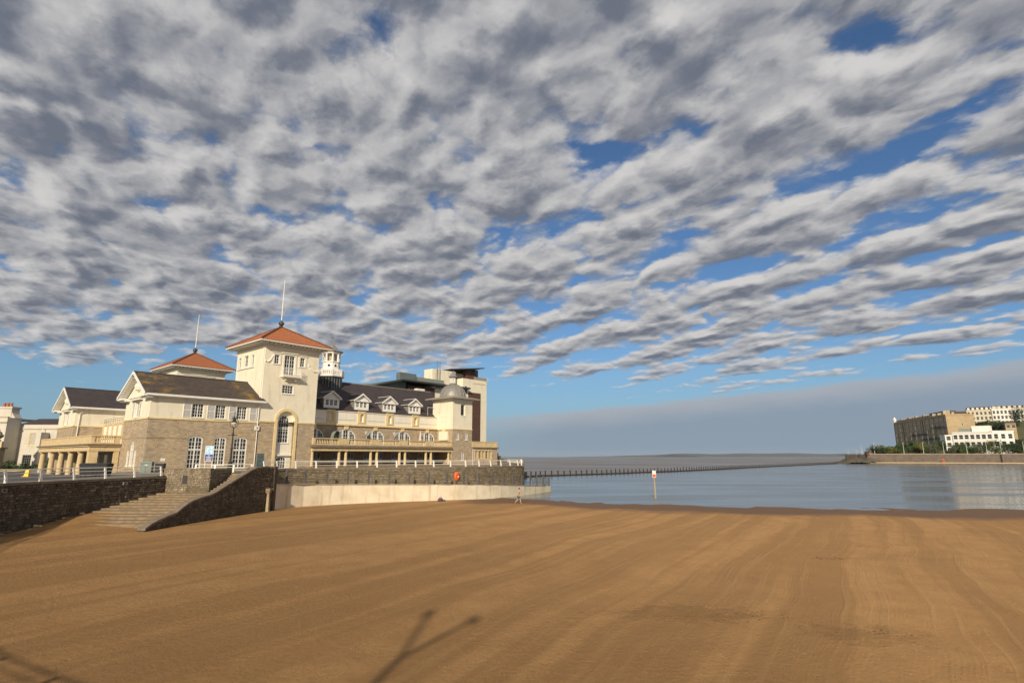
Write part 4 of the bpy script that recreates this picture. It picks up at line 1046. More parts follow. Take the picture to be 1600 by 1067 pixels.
for k in range(4):
    n = 14.75 + 6.08 * k; y = 5.3; FD = Face(0, y, 0, -1)
    d_ = MB(); hw = 1.5; e = 11.5; pk = 12.62
    yb = 4.6 + (e - 9.25) * 7.4 / 6.11; yp = 4.6 + (pk - 9.25) * 7.4 / 6.11
    wall(d_, FD, n - hw, n + hw, 9.7, e, [(n - 1.12, n - .5, 10.25, 11.25), (n - .31, n + .31, 10.25, 11.25), (n + .5, n + 1.12, 10.25, 11.25)], .14)
    d_.poly([FD.p(n - hw, e), FD.p(n + hw, e), FD.p(n, pk)])
    dm = H.part(d_, 'dormer', 'white_paint', roof)
    for s in (-1, 1): H.part(MB().poly([(n + s * hw, y, 9.7), (n + s * hw, y, e), (n + s * hw, yb + .1, e)]), 'dormer_cheek', 'lead', roof)
    dr = MB()
    for s in (-1, 1):
        dr.solid([(n + s * (hw + .28), y - .3, e - .12), (n, y - .3, pk), (n, yp + .2, pk), (n + s * (hw + .28), yb + .1, e - .12)], [(n + s * (hw + .28), y - .3, e), (n, y - .3, pk + .13), (n, yp + .2, pk + .13), (n + s * (hw + .28), yb + .1, e)])
    H.part(dr, 'dormer_roof', 'slate_dark', roof)
    bg_ = MB()
    for s in (-1, 1):
        bg_.solid([(n + s * (hw + .3), y - .38, e - .22), (n, y - .38, pk - .1), (n, y - .24, pk - .1), (n + s * (hw + .3), y - .24, e - .22)], [(n + s * (hw + .3), y - .38, e + .04), (n, y - .38, pk + .17), (n, y - .24, pk + .17), (n + s * (hw + .3), y - .24, e + .04)])
    bg_.fbox(FD, n - hw - .2, n + hw + .2, e - .2, e - .05, 0, .25)
    bg_.tube([(n - hw - .28, y - .3, e - .02), (n - hw - .28, yb + .1, e - .02)], .06, 4); bg_.tube([(n, y - .2, pk + .14), (n, yp + .2, pk + .14)], .06, 4)
    H.part(bg_, 'dormer_trim', 'white_paint', roof)
    for a in (n - 1.12, n - .31, n + .5): window(H, FD, a, a + .62, 10.25, 11.25, 2, 2, 0, .06, -.08, .04, sill=False, parent=roof)
m = MB(); m.tube([(36.3, 5.2, 9.6), (36.3, 5.2, 11.3), (39.0, 5.2, 11.4)], .05, 5); m.tube([(39.0, 5.2, 11.4), (39.0, 6.6, 11.4)], .05, 5); H.part(m, 'roof_guard_rail', 'white_rail')
# colonnade
C = Bld('colonnade', 'cream colonnade of paired columns carrying a balustraded terrace along the quay', 'colonnade', (23.5, 1.5, 0))
FC = Face(0, -.3, 0, -1)
m = MB(); m.box(8.35, 38.0, -.45, 4.15, -.35, .14); C.part(m, 'plinth', 'step_stone')
m = MB(); m.box(8.5, 37.98, -.3, 4.15, 2.5, 3.05); C.part(m, 'entablature', 'stone_cream')
m = MB(); m.box(8.2, 37.99, -.62, 4.15, 3.05, 3.2); m.box(8.35, 37.98, -.48, 4.15, 3.201, 3.42); C.part(m, 'cornice', 'coping')
m = MB(); m.box(8.6, 37.95, -.36, -.02, 3.42, 3.58); m.box(8.55, 37.96, -.42, .04, 4.36, 4.5); C.part(m, 'balustrade_rail', 'stone_cream')
cp = MB().lathe(0, 0, [(.30, 0), (.30, .1), (.24, .16), (.245, .8), (.20, 2.1), (.20, 2.18), (.27, 2.25), (.28, 2.36)], 12); c0 = None
for x in [8.75] + [v + 6.08 * k for k in range(4) for v in (13.5, 14.75)] + [37.45]:
    if c0 is None: o = cp.build('column', 'stone_cream', C.root); c0 = o
    else: o = c0.copy(); COL.objects.link(o)
    o.location = (x - C.b[0], .05 - C.b[1], .14 - C.b[2])
peds = [(8.55, 8.95)] + [(13.05 + 6.08 * k, 14.95 + 6.08 * k) for k in range(4)] + [(37.45, 37.95)]
for a, b in peds: C.part(MB().box(a, b, -.40, .02, 3.55, 4.37), 'pedestal', 'stone_cream')
b0 = None
for (a, b) in zip([p[1] for p in peds[:-1]], [p[0] for p in peds[1:]]):
    n = int((b - a) / .29)
    for i in range(n):
        if b0 is None: o = MB().lathe(0, 0, [(.075, 0), (.075, .05), (.05, .1), (.095, .28), (.055, .5), (.05, .6), (.075, .68), (.075, .79)], 6).build('baluster', 'stone_cream', C.root); b0 = o
        else: o = b0.copy(); COL.objects.link(o)
        o.location = (a + (b - a) * (i + .5) / n - C.b[0], -.19 - C.b[1], 3.575 - C.b[2])
for a in (13.2, 19.3, 25.4, 31.5): C.part(MB().tube([(a + 2.6, 3.2, .14), (a + 2.6, 3.2, 2.5)], .05, 6), 'inner_pipe', 'stone_cream')

# ---- cupola on the ridge
Q = Bld('cupola', 'white wooden cupola with open columns, gallery and small lead cap on the hall ridge', 'cupola', (18.2, 12.0, 15.0)); qx, qy = 18.2, 12.0; ph = R(22.5)
Q.part(MB().lathe(qx, qy, [(2.05, 13.2), (2.05, 16.0)], 8, ph), 'glazed_base', 'glass_dark')
m = MB()
for k in range(8):
    for j in (0, .33, .66):
        a0 = ph + 2 * math.pi * k / 8; a1 = ph + 2 * math.pi * (k + 1) / 8
        x = qx + 2.1 * ((1 - j) * math.cos(a0) + j * math.cos(a1)); y = qy + 2.1 * ((1 - j) * math.sin(a0) + j * math.sin(a1)); m.box(x - .05, x + .05, y - .05, y + .05, 13.2, 16.0)
Q.part(m, 'base_mullion', 'metal_grey')
Q.part(MB().lathe(qx, qy, [(2.3, 15.95), (2.55, 16.1), (2.55, 16.32), (2.3, 16.36)], 8, ph), 'gallery_floor', 'white_paint')
m = MB(); rr = 2.35
for z in (16.45, 17.35): m.tube([(qx + rr * math.cos(ph + k * math.pi / 4), qy + rr * math.sin(ph + k * math.pi / 4), z) for k in range(9)], .06, 5)
Q.part(m, 'gallery_rail', 'white_paint')
m = MB()
for k in range(8):
    a0 = ph + k * math.pi / 4; a1 = a0 + math.pi / 4
    for i in range(5):
        t = (i + .0) / 5; x = qx + rr * ((1 - t) * math.cos(a0) + t * math.cos(a1)); y = qy + rr * ((1 - t) * math.sin(a0) + t * math.sin(a1)); s = .12 if i == 0 else .05; m.box(x - s, x + s, y - s, y + s, 16.36, 17.4)
Q.part(m, 'gallery_baluster', 'white_paint')
dr_ = Q.part(MB().lathe(qx, qy, [(2.1, 16.36), (1.85, 17.3), (1.62, 17.7), (1.58, 18.7), (1.75, 18.78), (1.75, 18.95)], 8, ph), 'drum', 'white_paint')
for k in (4, 5, 6):
    a = ph + (k + .5) * math.pi / 4 ; F_ = Face(qx + 1.5 * math.cos(a), qy + 1.5 * math.sin(a), math.cos(a), math.sin(a)); m = MB(); ring(m, F_, outline(-.3, .3, 17.85, 18.45, .3), outline(-.22, .22, 17.93, 18.37, .22), 0, .06); o = Q.part(m, 'drum_window', 'white_paint', dr_); Q.part(MB().poly([F_.p(u, v, .03) for u, v in outline(-.22, .22, 17.93, 18.37, .22)]), 'pane', 'glass_dark', o)
c0 = None
for k in range(8):
    a = ph + k * math.pi / 4; x, y = qx + 1.48 * math.cos(a), qy + 1.48 * math.sin(a)
    Q.part(MB().lathe(x, y, [(.24, 18.94), (.2, 19.05), (.17, 20.35), (.24, 20.45)], 8), 'lantern_column', 'white_paint')
Q.part(MB().lathe(qx, qy, [(.75, 18.94), (.75, 20.46)], 8, ph), 'lantern_core', 'dark_soffit')
Q.part(MB().lathe(qx, qy, [(1.72, 20.44), (1.78, 20.6), (1.74, 20.82)], 8, ph), 'lantern_frieze', 'white_paint')
Q.part(MB().lathe(qx, qy, [(2.15, 20.82), (2.1, 20.94), (1.1, 21.35), (.62, 22.05), (.12, 22.5)], 8, ph), 'cap', 'lead')
m = MB(); m.tube([(qx, qy, 22.4), (qx, qy, 24.2)], [.06, .03], 6); m.box(qx - .45, qx + .3, qy - .02, qy + .02, 23.5, 23.75); Q.part(m, 'weather_vane', 'metal_grey')

# ---- domed end tower
T = Bld('domed_tower', 'square cream tower with lead dome and tiny lantern at the seaward end of the hall', 'tower', (40.7, 2.6, -.1))
x0, x1, y0, y1 = 38.0, 43.35, -.35, 5.6
FT = Face(0, y0, 0, -1); FTl = Face(x0, y1, -1, 0); WL = y1 - y0
m = MB(); wall(m, FT, x0, x1, -.4, 6.9, [(39.0, 39.75, 4.85, 6.1), (41.35, 42.1, 4.85, 6.1), (40.25, 41.1, .85, 2.35)], .2); wall(m, FTl, 0, WL, -.4, 6.9, [], .2); m.poly([(x1, y0, -.4), (x1, y1, -.4), (x1, y1, 6.9), (x1, y0, 6.9)]); T.part(m, 'stone_base', 'stone_wall')
m = MB(); wall(m, FT, x0, x1, 6.9, 12.6, [(40.15, 41.35, 9.6, 11.85)], .3); wall(m, FTl, 0, WL, 6.9, 12.6, [(2.0, 3.7, 9.6, 12.1)], .08); m.poly([(x1, y0, 6.9), (x1, y1, 6.9), (x1, y1, 12.6), (x1, y0, 12.6)]); m.poly([(x0, y1, 6.9), (x1, y1, 6.9), (x1, y1, 12.6), (x0, y1, 12.6)])
T.part(m, 'upper_wall', 'render_cream'); T.part(MB().fbox(FTl, 2.0, 3.7, 9.6, 12.1, -.12, -.08), 'blind_panel', 'render_cream')
T.part(MB().fbox(FTl, 1.9, 3.8, 9.42, 9.58, -.01, .08), 'panel_sill', 'render_pale')
window(T, FT, 40.15, 41.35, 9.6, 11.85, 1, 1, 0, .1, -.26, .04, frame='render_pale')
for a, c, d, b in ((39.0, 4.85, 6.1, .75), (41.35, 4.85, 6.1, .75), (40.25, .85, 2.35, .85)): window(T, FT, a, a + b, c, d, 2, 3, 0, .1, -.08, .04, mull=(a + b / 2,))
m = MB(); m.fbox(FT, x0 - .06, x1 + .06, 6.82, 6.98, -.02, .07); m.fbox(FTl, -.02, WL + .06, 6.82, 6.98, -.02, .07); T.part(m, 'string_course', 'trim_yellow')
aw_ = T.part(MB().fbox(FTl, 2.3, 4.75, 4.75, 6.45, 0, .3), 'awning_panel', 'render_cream'); T.part(MB().fbox(FTl, 3.1, 3.95, 6.46, 6.8, 0, .2), 'panel_keystone', 'trim_yellow', aw_)
m = MB(); m.box(x0 - 1.15, x1 + 1.15, y0 - 1.15, y1 + 1.15, 12.85, 13.05); m.solid([(x0 - 1.15, y0 - 1.15, 13.05), (x1 + 1.15, y0 - 1.15, 13.05), (x1 + 1.15, y1 + 1.15, 13.05), (x0 - 1.15, y1 + 1.15, 13.05)], [(x0, y0, 13.35), (x1, y0, 13.35), (x1, y1, 13.35), (x0, y1, 13.35)]); T.part(m, 'eaves_slab', 'concrete_grey')
m = MB(); m.box(x0 - .2, x1 + .2, y0 - .2, y1 + .2, 12.6, 12.85); T.part(m, 'cornice', 'render_pale')
dm = (x0 + x1) / 2, (y0 + y1) / 2; rd = 2.72
dome = T.part(MB().lathe(*dm, [(rd * 1.04, 13.34)] + [(rd * math.cos(a), 13.42 + 2.75 * math.sin(a)) for a in [R(v) for v in range(0, 80, 8)]] + [(.55, 16.1), (.5, 16.3)], 32), 'dome', 'lead', smooth=True)
for k in range(20):
    a = 2 * math.pi * (k + .5) / 20
    T.part(MB().tube([(dm[0] + (rd + .02) * math.cos(b) * math.cos(a), dm[1] + (rd + .02) * math.cos(b) * math.sin(a), 13.44 + 2.77 * math.sin(b)) for b in [R(v) for v in range(0, 84, 12)]], .045, 4), 'dome_rib', 'lead', dome)
T.part(MB().lathe(*dm, [(.72, 16.05), (.75, 16.25), (.62, 16.35)], 10), 'lantern_base', 'lead')
for k in range(8):
    a = k * math.pi / 4; x, y = dm[0] + .5 * math.cos(a), dm[1] + .5 * math.sin(a); T.part(MB().box(x - .06, x + .06, y - .06, y + .06, 16.3, 17.55), 'lantern_post', 'white_paint')
T.part(MB().lathe(*dm, [(.58, 17.5), (.95, 17.6), (.95, 17.72), (.62, 18.0), (.55, 18.25), (.2, 18.75), (.04, 18.95)], 8), 'lantern_cap', 'lead')

# ---- low annex at the end
A = Bld('annex', 'low stone annex with cream parapet and mullioned windows at the quay end', 'building wing', (47.2, 3, -.1))
x0, x1, y0, y1 = 43.36, 51.0, -.35, 7.0
m = MB(); wall(m, FT, x0, x1, -.4, 3.3, [(44.3 + 1.0 * i, 45.1 + 1.0 * i, 1.2, 2.75) for i in range(5)], .2); m.poly([(x1, y0, -.4), (x1, y1, -.4), (x1, y1, 3.3), (x1, y0, 3.3)]); A.part(m, 'stone_wall', 'stone_wall')
m = MB(); m.fbox(FT, 44.05, 49.4, 2.76, 3.05, -.02, .1); m.fbox(FT, 44.05, 49.4, .98, 1.2, -.02, .12)
for i in range(6): m.fbox(FT, 44.12 + 1.0 * i, 44.29 + 1.0 * i, 1.2, 2.76, -.15, .08)
A.part(m, 'window_surround', 'stone_cream')
for i in range(5): window(A, FT, 44.3 + i, 45.1 + i, 1.2, 2.75, 2, 3, 0, .08, -.1, .04, frame='stone_cream', sill=False, glass='glass_warm' if i % 2 else 'curtain')
m = MB(); m.box(x0, x1 + .25, y0 - .28, y1, 3.3, 3.5); A.part(m, 'cornice', 'coping')
m = MB(); m.box(x0, x1, y0, y0 + .35, 3.5, 4.5); m.box(x1 - .35, x1, y0 + .35, y1, 3.5, 4.5); m.box(x0, x1 + .08, y0 - .08, y0 + .42, 4.5, 4.64); m.box(x1 - .42, x1 + .08, y0 + .43, y1, 4.5, 4.64)
for a in (43.4, 46.7, 50.2): m.box(a, a + .7, y0 - .06, y0, 3.5, 4.5)
A.part(m, 'parapet', 'stone_cream')
A.part(MB().tube([FT.p(43.6, 3.3, .12), FT.p(43.6, -.2, .12)], .06, 6), 'downpipe', 'white_paint')
A.part(MB().tube([FT.p(43.55, 6.9, .1), FT.p(43.55, 4.6, .1)], .08, 6), 'upper_downpipe', 'metal_dark')
S_ = Bld('stepped_wall', 'dark stepped stone walls going down at the quay end behind the annex', 'wall', (53.0, 4, -.2))
for i in range(5): S_.part(MB().box(51.02 + .9 * i, 51.9 + .9 * i, 1.0, 3.5, -.4, 3.0 - .6 * i), 'step', 'mortar_pier')

# ================================================================== APARTMENT BLOCK BEHIND
K_ = Bld('apartment_block', 'modern white and brown apartment block with an angled flat roof behind the hall', 'building', (58, 32, 0))
y = 22.0; FA = Face(0, y, 0, -1); FAl = Face(62.2, 40, -1, 0)
m = MB(); wall(m, FA, 62.2, 71.0, -.2, 21.4, [(62.9, 63.7, 17.6, 19.4)], .2); m.poly([(71, y, -.2), (71, 40, -.2), (71, 40, 21.4), (71, y, 21.4)]); m.poly([(62.2, y, -.2), (62.2, 30, -.2), (62.2, 30, 21.4), (62.2, y, 21.4)]); m.poly([(62.2, y, 21.39), (71, y, 21.39), (71, 40, 21.39), (62.2, 40, 21.39)]); K_.part(m, 'white_wall', 'render_cream')
K_.part(MB().fbox(FA, 62.9, 63.7, 17.6, 19.4, -.18, -.12), 'window', 'glass_dark')
K_.part(MB().fbox(FA, 64.1, 68.6, -.2, 17.95, .0, .12), 'brown_cladding', 'brick_brown')
K_.part(MB().fbox(FA, 66.0, 70.4, 20.35, 20.5, .0, .05), 'render_joint', 'dark_soffit')
m = MB()
pts = [(53.0, 24), (53.0, 23.4)] + [(60.4 + 1.2 * math.sin(R(a)), 23.6 - 1.2 * math.cos(R(a)) + .9) for a in (0, 20, 45, 70, 90)] + [(61.6, 26.5), (53.0, 26.5)]
m.prism(pts, 15.0, 22.95); K_.part(m, 'stair_core', 'render_cream')
K_.part(MB().box(61.61, 65.7, 25.5, 38, 21.3, 23.1), 'penthouse', 'concrete_grey')
K_.part(MB().box(62.6, 63.3, 25.4, 25.5, 21.6, 22.7), 'penthouse_window', 'glass_dark')
K_.part(MB().box(65.7, 69.0, 24.5, 38, 21.4, 24.2), 'penthouse_brown', 'brick_brown')
m = MB(); m.solid([(59.4, 23.6, 23.5), (70.6, 22.4, 24.9), (70.6, 32, 24.9), (59.4, 32, 23.5)], [(59.4, 23.6, 23.7), (70.6, 22.4, 25.15), (70.6, 32, 25.15), (59.4, 32, 23.7)]); K_.part(m, 'roof_canopy', 'metal_dark')
K_.part(MB().box(69.01, 70.3, 24.6, 30, 22.4, 24.6), 'glazed_screen', 'glass_dark')
m = MB(); m.box(66.2, 71.0, 22.05, 22.12, 21.4, 22.2); K_.part(m, 'roof_parapet', 'concrete_grey')
for a in (54.3, 55.3): K_.part(MB().tube([(a, 23.2, 17.5), (a, 23.2, 25.0)], .06, 5), 'ladder_stile', 'metal_grey')
m = MB()
for i in range(16): m.tube([(54.3, 23.2, 18 + .45 * i), (55.3, 23.2, 18 + .45 * i)], .03, 4)
K_.part(m, 'ladder_rung', 'metal_grey')
G_ = Bld('apartment_wing', 'grey and brown apartment wing with a dark kinked roof behind the hall ridge', 'building', (46, 30, 0))
m = MB(); m.box(45.0, 53.2, 22.6, 38, -.2, 18.0); G_.part(m, 'brown_wall', 'brick_brown')
m = MB(); m.box(34.0, 44.99, 23.4, 38, -.2, 17.4); m.poly([(34, 23.41, 17.3), (44.98, 23.41, 17.3), (44.98, 23.41, 18.6), (42.4, 23.41, 18.9)]); G_.part(m, 'sage_wall', 'cladding_sage')
G_.part(MB().box(53.21, 63.4, 22.8, 38, -.2, 18.05), 'cream_wall', 'render_cream')
m = MB(); m.solid([(35.4, 21.2, 16.95), (42.4, 21.0, 18.75), (42.4, 27, 18.75), (35.4, 27, 16.95)], [(35.4, 21.2, 17.25), (42.4, 21.0, 19.1), (42.4, 27, 19.1), (35.4, 27, 17.25)]); m.solid([(42.4, 21.0, 18.75), (63.6, 20.6, 18.55), (63.6, 39, 18.55), (42.4, 39, 18.75)], [(42.4, 21.0, 19.1), (63.6, 20.6, 18.95), (63.6, 39, 18.95), (42.4, 39, 19.1)])
m.solid([(18, 26, 16.6), (35.4, 24, 16.6), (35.4, 39, 16.6), (18, 39, 16.6)], [(18, 26, 17.0), (35.4, 24, 17.0), (35.4, 39, 17.0), (18, 39, 17.0)]); G_.part(m, 'roof', 'metal_dark')
G_.part(MB().box(18, 34, 27, 38, 6, 16.6), 'far_wall', 'cladding_sage')
G_.part(MB().box(42.2, 47.0, 22.2, 23.6, 19.05, 20.75), 'plant_room', 'cladding_teal')
G_.part(MB().box(47.01, 56.0, 22.4, 24.4, 18.95, 20.2), 'roof_box', 'cladding_sage')

# ================================================================== RAILINGS
def railing(name, label, path, zf, step, sgn, off=.22, h=1.0, group=None):
    pts = resample(path, step); mid = pts[len(pts) // 2]; bz = zf(mid); b = (mid[0], mid[1], bz)
    T_ = thing(name, label, 'railing', b, 0, group); proto = None; rails = [[], [], []]
    for i, p in enumerate(pts):
        a = pts[max(i - 1, 0)]; c = pts[min(i + 1, len(pts) - 1)]; d = Vector((c[0] - a[0], c[1] - a[1])).normalized(); n_ = Vector((d.y, -d.x)) * sgn
        x, y, z = p[0] - n_.x * off, p[1] - n_.y * off, zf(p)
        if proto is None:                          # curved cast post: wide foot outside, head leaning inland
            prof = [(0, .10, .0), (0, .07, .12), (-.05, .06, .45), (-.13, .05, .8), (-.20, .055, h)]
            m = MB()
            for o_, r_, zz in prof: m.v += [(-.085, o_ - r_, zz), (.085, o_ - r_, zz), (.085, o_ + r_, zz), (-.085, o_ + r_, zz)]
            for k in range(4):
                for q in range(4): m.f.append((k * 4 + q, k * 4 + (q + 1) % 4, k * 4 + 4 + (q + 1) % 4, k * 4 + 4 + q))
            m.f += [(3, 2, 1, 0), (16, 17, 18, 19)]
            proto = m.build('post', 'white_rail', T_); o = proto
        else: o = proto.copy(); COL.objects.link(o)
        ang = math.atan2(d.y, d.x)
        if sgn > 0: ang += math.pi                  # local +y points outwards
        o.location = (x - b[0], y - b[1], z - b[2]); o.rotation_euler = (0, 0, ang)
        for r_, (hh, lean) in zip(rails, ((h - .03, -.20), (.66, -.10), (.34, -.04))): r_.append((x + n_.x * lean, y + n_.y * lean, z + hh))
    for r_, rad in zip(rails, (.042, .028, .028)): MB().tube(r_, rad, 6).build('rail', 'white_rail', T_, b)
    return T_
railing('promenade_railing', 'white curved post railing along the top of the dark sea wall', LW[:-1] + [LW[-1]], lambda p: 3.69, 3.0, 1, .25, .98)
def pz(p): return 4.24
railing('quay_railing', 'long white railing with leaning posts along the quay in front of the colonnade', PW[1:], pz, 2.6, 1, .25, .86)
railing('quay_end_railing', 'white railing rounding the far end of the quay wall', pier_end, pz, 2.4, 1, .25, .86)
railing('stair_head_railing', 'short white railing beside the black lamp standard at the stair head', [(-34.4, 62.6), (-30.6, 63.0), (-28.9, 64.6)], lambda p: 3.80, 2.0, 1, .1, .98)

# ================================================================== STREET FURNITURE
L_ = thing('lamp_standard', 'black iron lamp standard with a hooped lantern by the stair head', 'street lamp', (-31.5, 64.4, 3.8)); lb_ = (0, 0, 0)
MB().lathe(0, 0, [(.34, 0), (.34, .25), (.26, .35), (.27, .9), (.2, 1.0), (.23, 1.15), (.15, 1.3)], 10).build('base', 'black_iron', L_)
MB().lathe(0, 0, [(.11, 1.25), (.095, 2.6), (.13, 2.65), (.13, 2.75), (.085, 2.85), (.07, 4.1), (.12, 4.15), (.12, 4.3), (.07, 4.4), (.06, 4.9), (.11, 5.0)], 10).build('shaft', 'black_iron', L_)
MB().tube([(-.55, 0, 4.2), (.55, 0, 4.2)], .035, 6).build('ladder_bar', 'black_iron', L_)
m = MB(); m.tube([(.48 * math.sin(t), 0, 5.55 - .55 * math.cos(t)) for t in [2 * math.pi * k / 20 for k in range(21)]], .03, 6)
m.tube([(.0, .48 * math.sin(t), 5.55 - .55 * math.cos(t)) for t in [2 * math.pi * k / 20 for k in range(21)]], .02, 5)
m.tube([(.27 * math.cos(t), 0, 5.95 + .42 * math.sin(t)) for t in [math.pi * k / 10 for k in range(11)]], .025, 5); m.build('hoop', 'black_iron', L_)
MB().lathe(0, 0, [(.36, 5.62), (.3, 5.72), (.16, 5.82), (.15, 6.0), (.2, 6.05), (.05, 6.25)], 10).build('lantern_hood', 'black_iron', L_)
MB().lathe(0, 0, [(.1, 5.25), (.27, 5.45), (.3, 5.62)], 10).build('lantern_globe', 'white_paint', L_)
m = MB(); m.tube([(0, 0, 6.2), (0, 0, 6.85)], .03, 6); m.tube([(-.14, 0, 6.62), (.14, 0, 6.62)], .025, 5); m.build('finial', 'black_iron', L_)

I_ = thing('beach_notice', 'blue beach notice board on two pale posts beside the stair block', 'sign', (-34.9, 66.2, 3.8), R(9))
for x in (-.38, .38): MB().tube([(x, .05, 0), (x, .05, 2.95)], .04, 6).build('post', 'white_rail', I_)
bd = MB().box(-.47, .47, -.02, .02, 1.28, 3.02).build('board', 'white_paint', I_)
MB().box(-.43, .43, -.026, -.0205, 2.06, 2.97).build('upper_panel', 'sign_sky', bd); MB().box(-.43, .43, -.026, -.0205, 1.33, 2.05).build('lower_panel', 'sign_navy', bd)
rnd = random.Random(4)
for z, w0, w1, hh in ((1.92, -.12, .12, .09), (1.76, -.34, .34, .07), (1.66, -.2, .25, .05), (1.53, -.32, .3, .055), (1.42, -.25, .28, .05)):
    x = w0; m = MB()
    while x < w1:
        l = rnd.uniform(.03, .075); m.box(x, min(x + l, w1), -.031, -.0265, z - hh / 2, z + hh / 2); x += l + .018
    m.build('lettering', 'white_paint', bd)['kind'] = 'stuff'
for (x, z, r_) in ((-.2, 2.72, .13), (.2, 2.74, .12), (-.25, 2.42, .10), (.18, 2.42, .14), (.22, 2.2, .09), (-.15, 2.2, .07)):
    F_ = Face(0, -.0268, 0, -1); MB().poly([F_.p(x + r_ * math.cos(2 * math.pi * k / 12), z + r_ * .8 * math.sin(2 * math.pi * k / 12), .002) for k in range(12)]).build('pictogram', 'render_pale' if x < 0 else 'white_paint', bd)

def wheelie(loc, rz, label):
    b = thing('rubbish_container', label, 'bin', loc, rz)
    MB().solid([(-.6, -.45, .22), (.6, -.45, .22), (.6, .45, .22), (-.6, .45, .22)], [(-.68, -.52, 1.12), (.68, -.52, 1.12), (.68, .52, 1.12), (-.68, .52, 1.12)]).build('body', 'bin_black', b)
    ld = MB(); n = 6
    for k in range(n):
        a0, a1 = math.pi * k / n, math.pi * (k + 1) / n
        ld.solid([(-.72, -.56 * math.cos(a0), 1.12), (.72, -.56 * math.cos(a0), 1.12), (.72, -.56 * math.cos(a1), 1.12), (-.72, -.56 * math.cos(a1), 1.12)], [(-.72, -.56 * math.cos(a0), 1.14 + .2 * math.sin(a0)), (.72, -.56 * math.cos(a0), 1.14 + .2 * math.sin(a0)), (.72, -.56 * math.cos(a1), 1.14 + .2 * math.sin(a1)), (-.72, -.56 * math.cos(a1), 1.14 + .2 * math.sin(a1))])
    ld.build('lid', 'bin_black', b)
    MB().tube([(-.74, -.5, 1.0), (.74, -.5, 1.0)], .03, 6).build('lift_bar', 'metal_dark', b)
    for x in (-.5, .5):
        for y in (-.36, .36): MB().tube([(x - .03, y, .1), (x + .03, y, .1)], .1, 10).build('wheel', 'bin_black', b)
zq = lambda x, y: quay_z(x, y)
wheelie((-42.6, 58.2, zq(-42.6, 58.2) - .03), R(6), 'black wheeled rubbish container, the one nearer the porch columns')
wheelie((-41.15, 58.05, zq(-41.15, 58.05) - .03), R(3), 'black wheeled rubbish container, the one nearer the gabled wing')
g = thing('grit_cabinet', 'grey green service cabinet on the promenade beside a low dark bin', 'cabinet', (-42.4, 67.0, zq(-42.4, 67)), R(8))
MB().box(-.62, .62, -.3, .3, 0, 1.12).build('body', 'cabinet_green', g); MB().solid([(-.66, -.34, 1.12), (.66, -.34, 1.12), (.66, .34, 1.12), (-.66, .34, 1.12)], [(-.6, -.3, 1.24), (.6, -.3, 1.24), (.6, .3, 1.24), (-.6, .3, 1.24)]).build('lid', 'cabinet_green', g)
MB().box(-.02, .02, -.315, -.3, .05, 1.08).build('door_seam', 'metal_dark', g); MB().box(-.1, .15, -.31, -.301, .8, .92).build('label_plate', 'white_paint', g)
g = thing('litter_bin', 'low dark square litter bin next to the grey green cabinet', 'bin', (-40.9, 67.1, zq(-40.9, 67.1)), R(8))
MB().solid([(-.42, -.3, 0), (.42, -.3, 0), (.42, .3, 0), (-.42, .3, 0)], [(-.46, -.33, .95), (.46, -.33, .95), (.46, .33, .95), (-.46, .33, .95)]).build('body', 'bin_black', g); MB().box(-.48, .48, -.35, .35, .95, 1.02).build('rim', 'metal_dark', g)
g = thing('warning_stand', 'small yellow folding warning stand standing in the road', 'sign', (-48.2, 57.5, zq(-48.2, 57.5) + .012), R(12))
for s in (-1, 1): MB().solid([(-.2, s * .2 - .015, 0), (.2, s * .2 - .015, 0), (.2, s * .2 + .015, 0), (-.2, s * .2 + .015, 0)], [(-.14, s * .03 - .015, .68), (.14, s * .03 - .015, .68), (.14, s * .03 + .015, .68), (-.14, s * .03 + .015, .68)]).build('leaf', 'yellow_plastic', g)
MB().box(-.3, .3, -.3, .3, .0, .05).build('foot_plate', 'yellow_plastic', g)

# lifebuoy station on the quay wall
k = min(range(len(PWR) - 1), key=lambda i: abs(PWR[i][0] + 7.6)); a, b = Vector(PWR[k][:2]), Vector(PWR[k + 1][:2]); d = (b - a).normalized(); n_ = Vector((d.y, -d.x))
q = a + n_ * .10
LB = thing('lifebuoy_station', 'bright orange lifebuoy housing fixed to the quay wall', 'lifebuoy', (q.x, q.y, 2.95), math.atan2(n_.y, n_.x) + math.pi / 2)
m = MB(); prof = [(.0, .30), (.42, .27), (.55, .18), (.58, .0)]
def ellip(r, dd, sx=.72, sz=1.08): return [(r * sx * math.cos(2 * math.pi * k / 20), -dd, r * sz * math.sin(2 * math.pi * k / 20)) for k in range(20)]
rows = [ellip(.58, 0), ellip(.58, .10), ellip(.52, .18), ellip(.40, .26)]
for r_ in rows: m.v += r_
for i in range(3):
    for k in range(20): m.f.append((i * 20 + k, i * 20 + (k + 1) % 20, i * 20 + 20 + (k + 1) % 20, i * 20 + 20 + k))
m.f += [tuple(range(20)), tuple(range(60, 80))]
hs = m.build('housing', 'orange_plastic', LB, smooth=False)
m = MB(); m.tube([(.23 * math.cos(2 * math.pi * k / 20), -.28, .30 * math.sin(2 * math.pi * k / 20)) for k in range(21)], .06, 8); m.build('ring', 'orange_plastic', LB)
MB().box(.02, .16, -.31, -.262, -.12, .06).build('instruction_label', 'white_paint', hs)
MB().tube([(0, .0, -.6), (0, 0, -1.1)], .05, 6).build('bracket', 'metal_dark', LB)

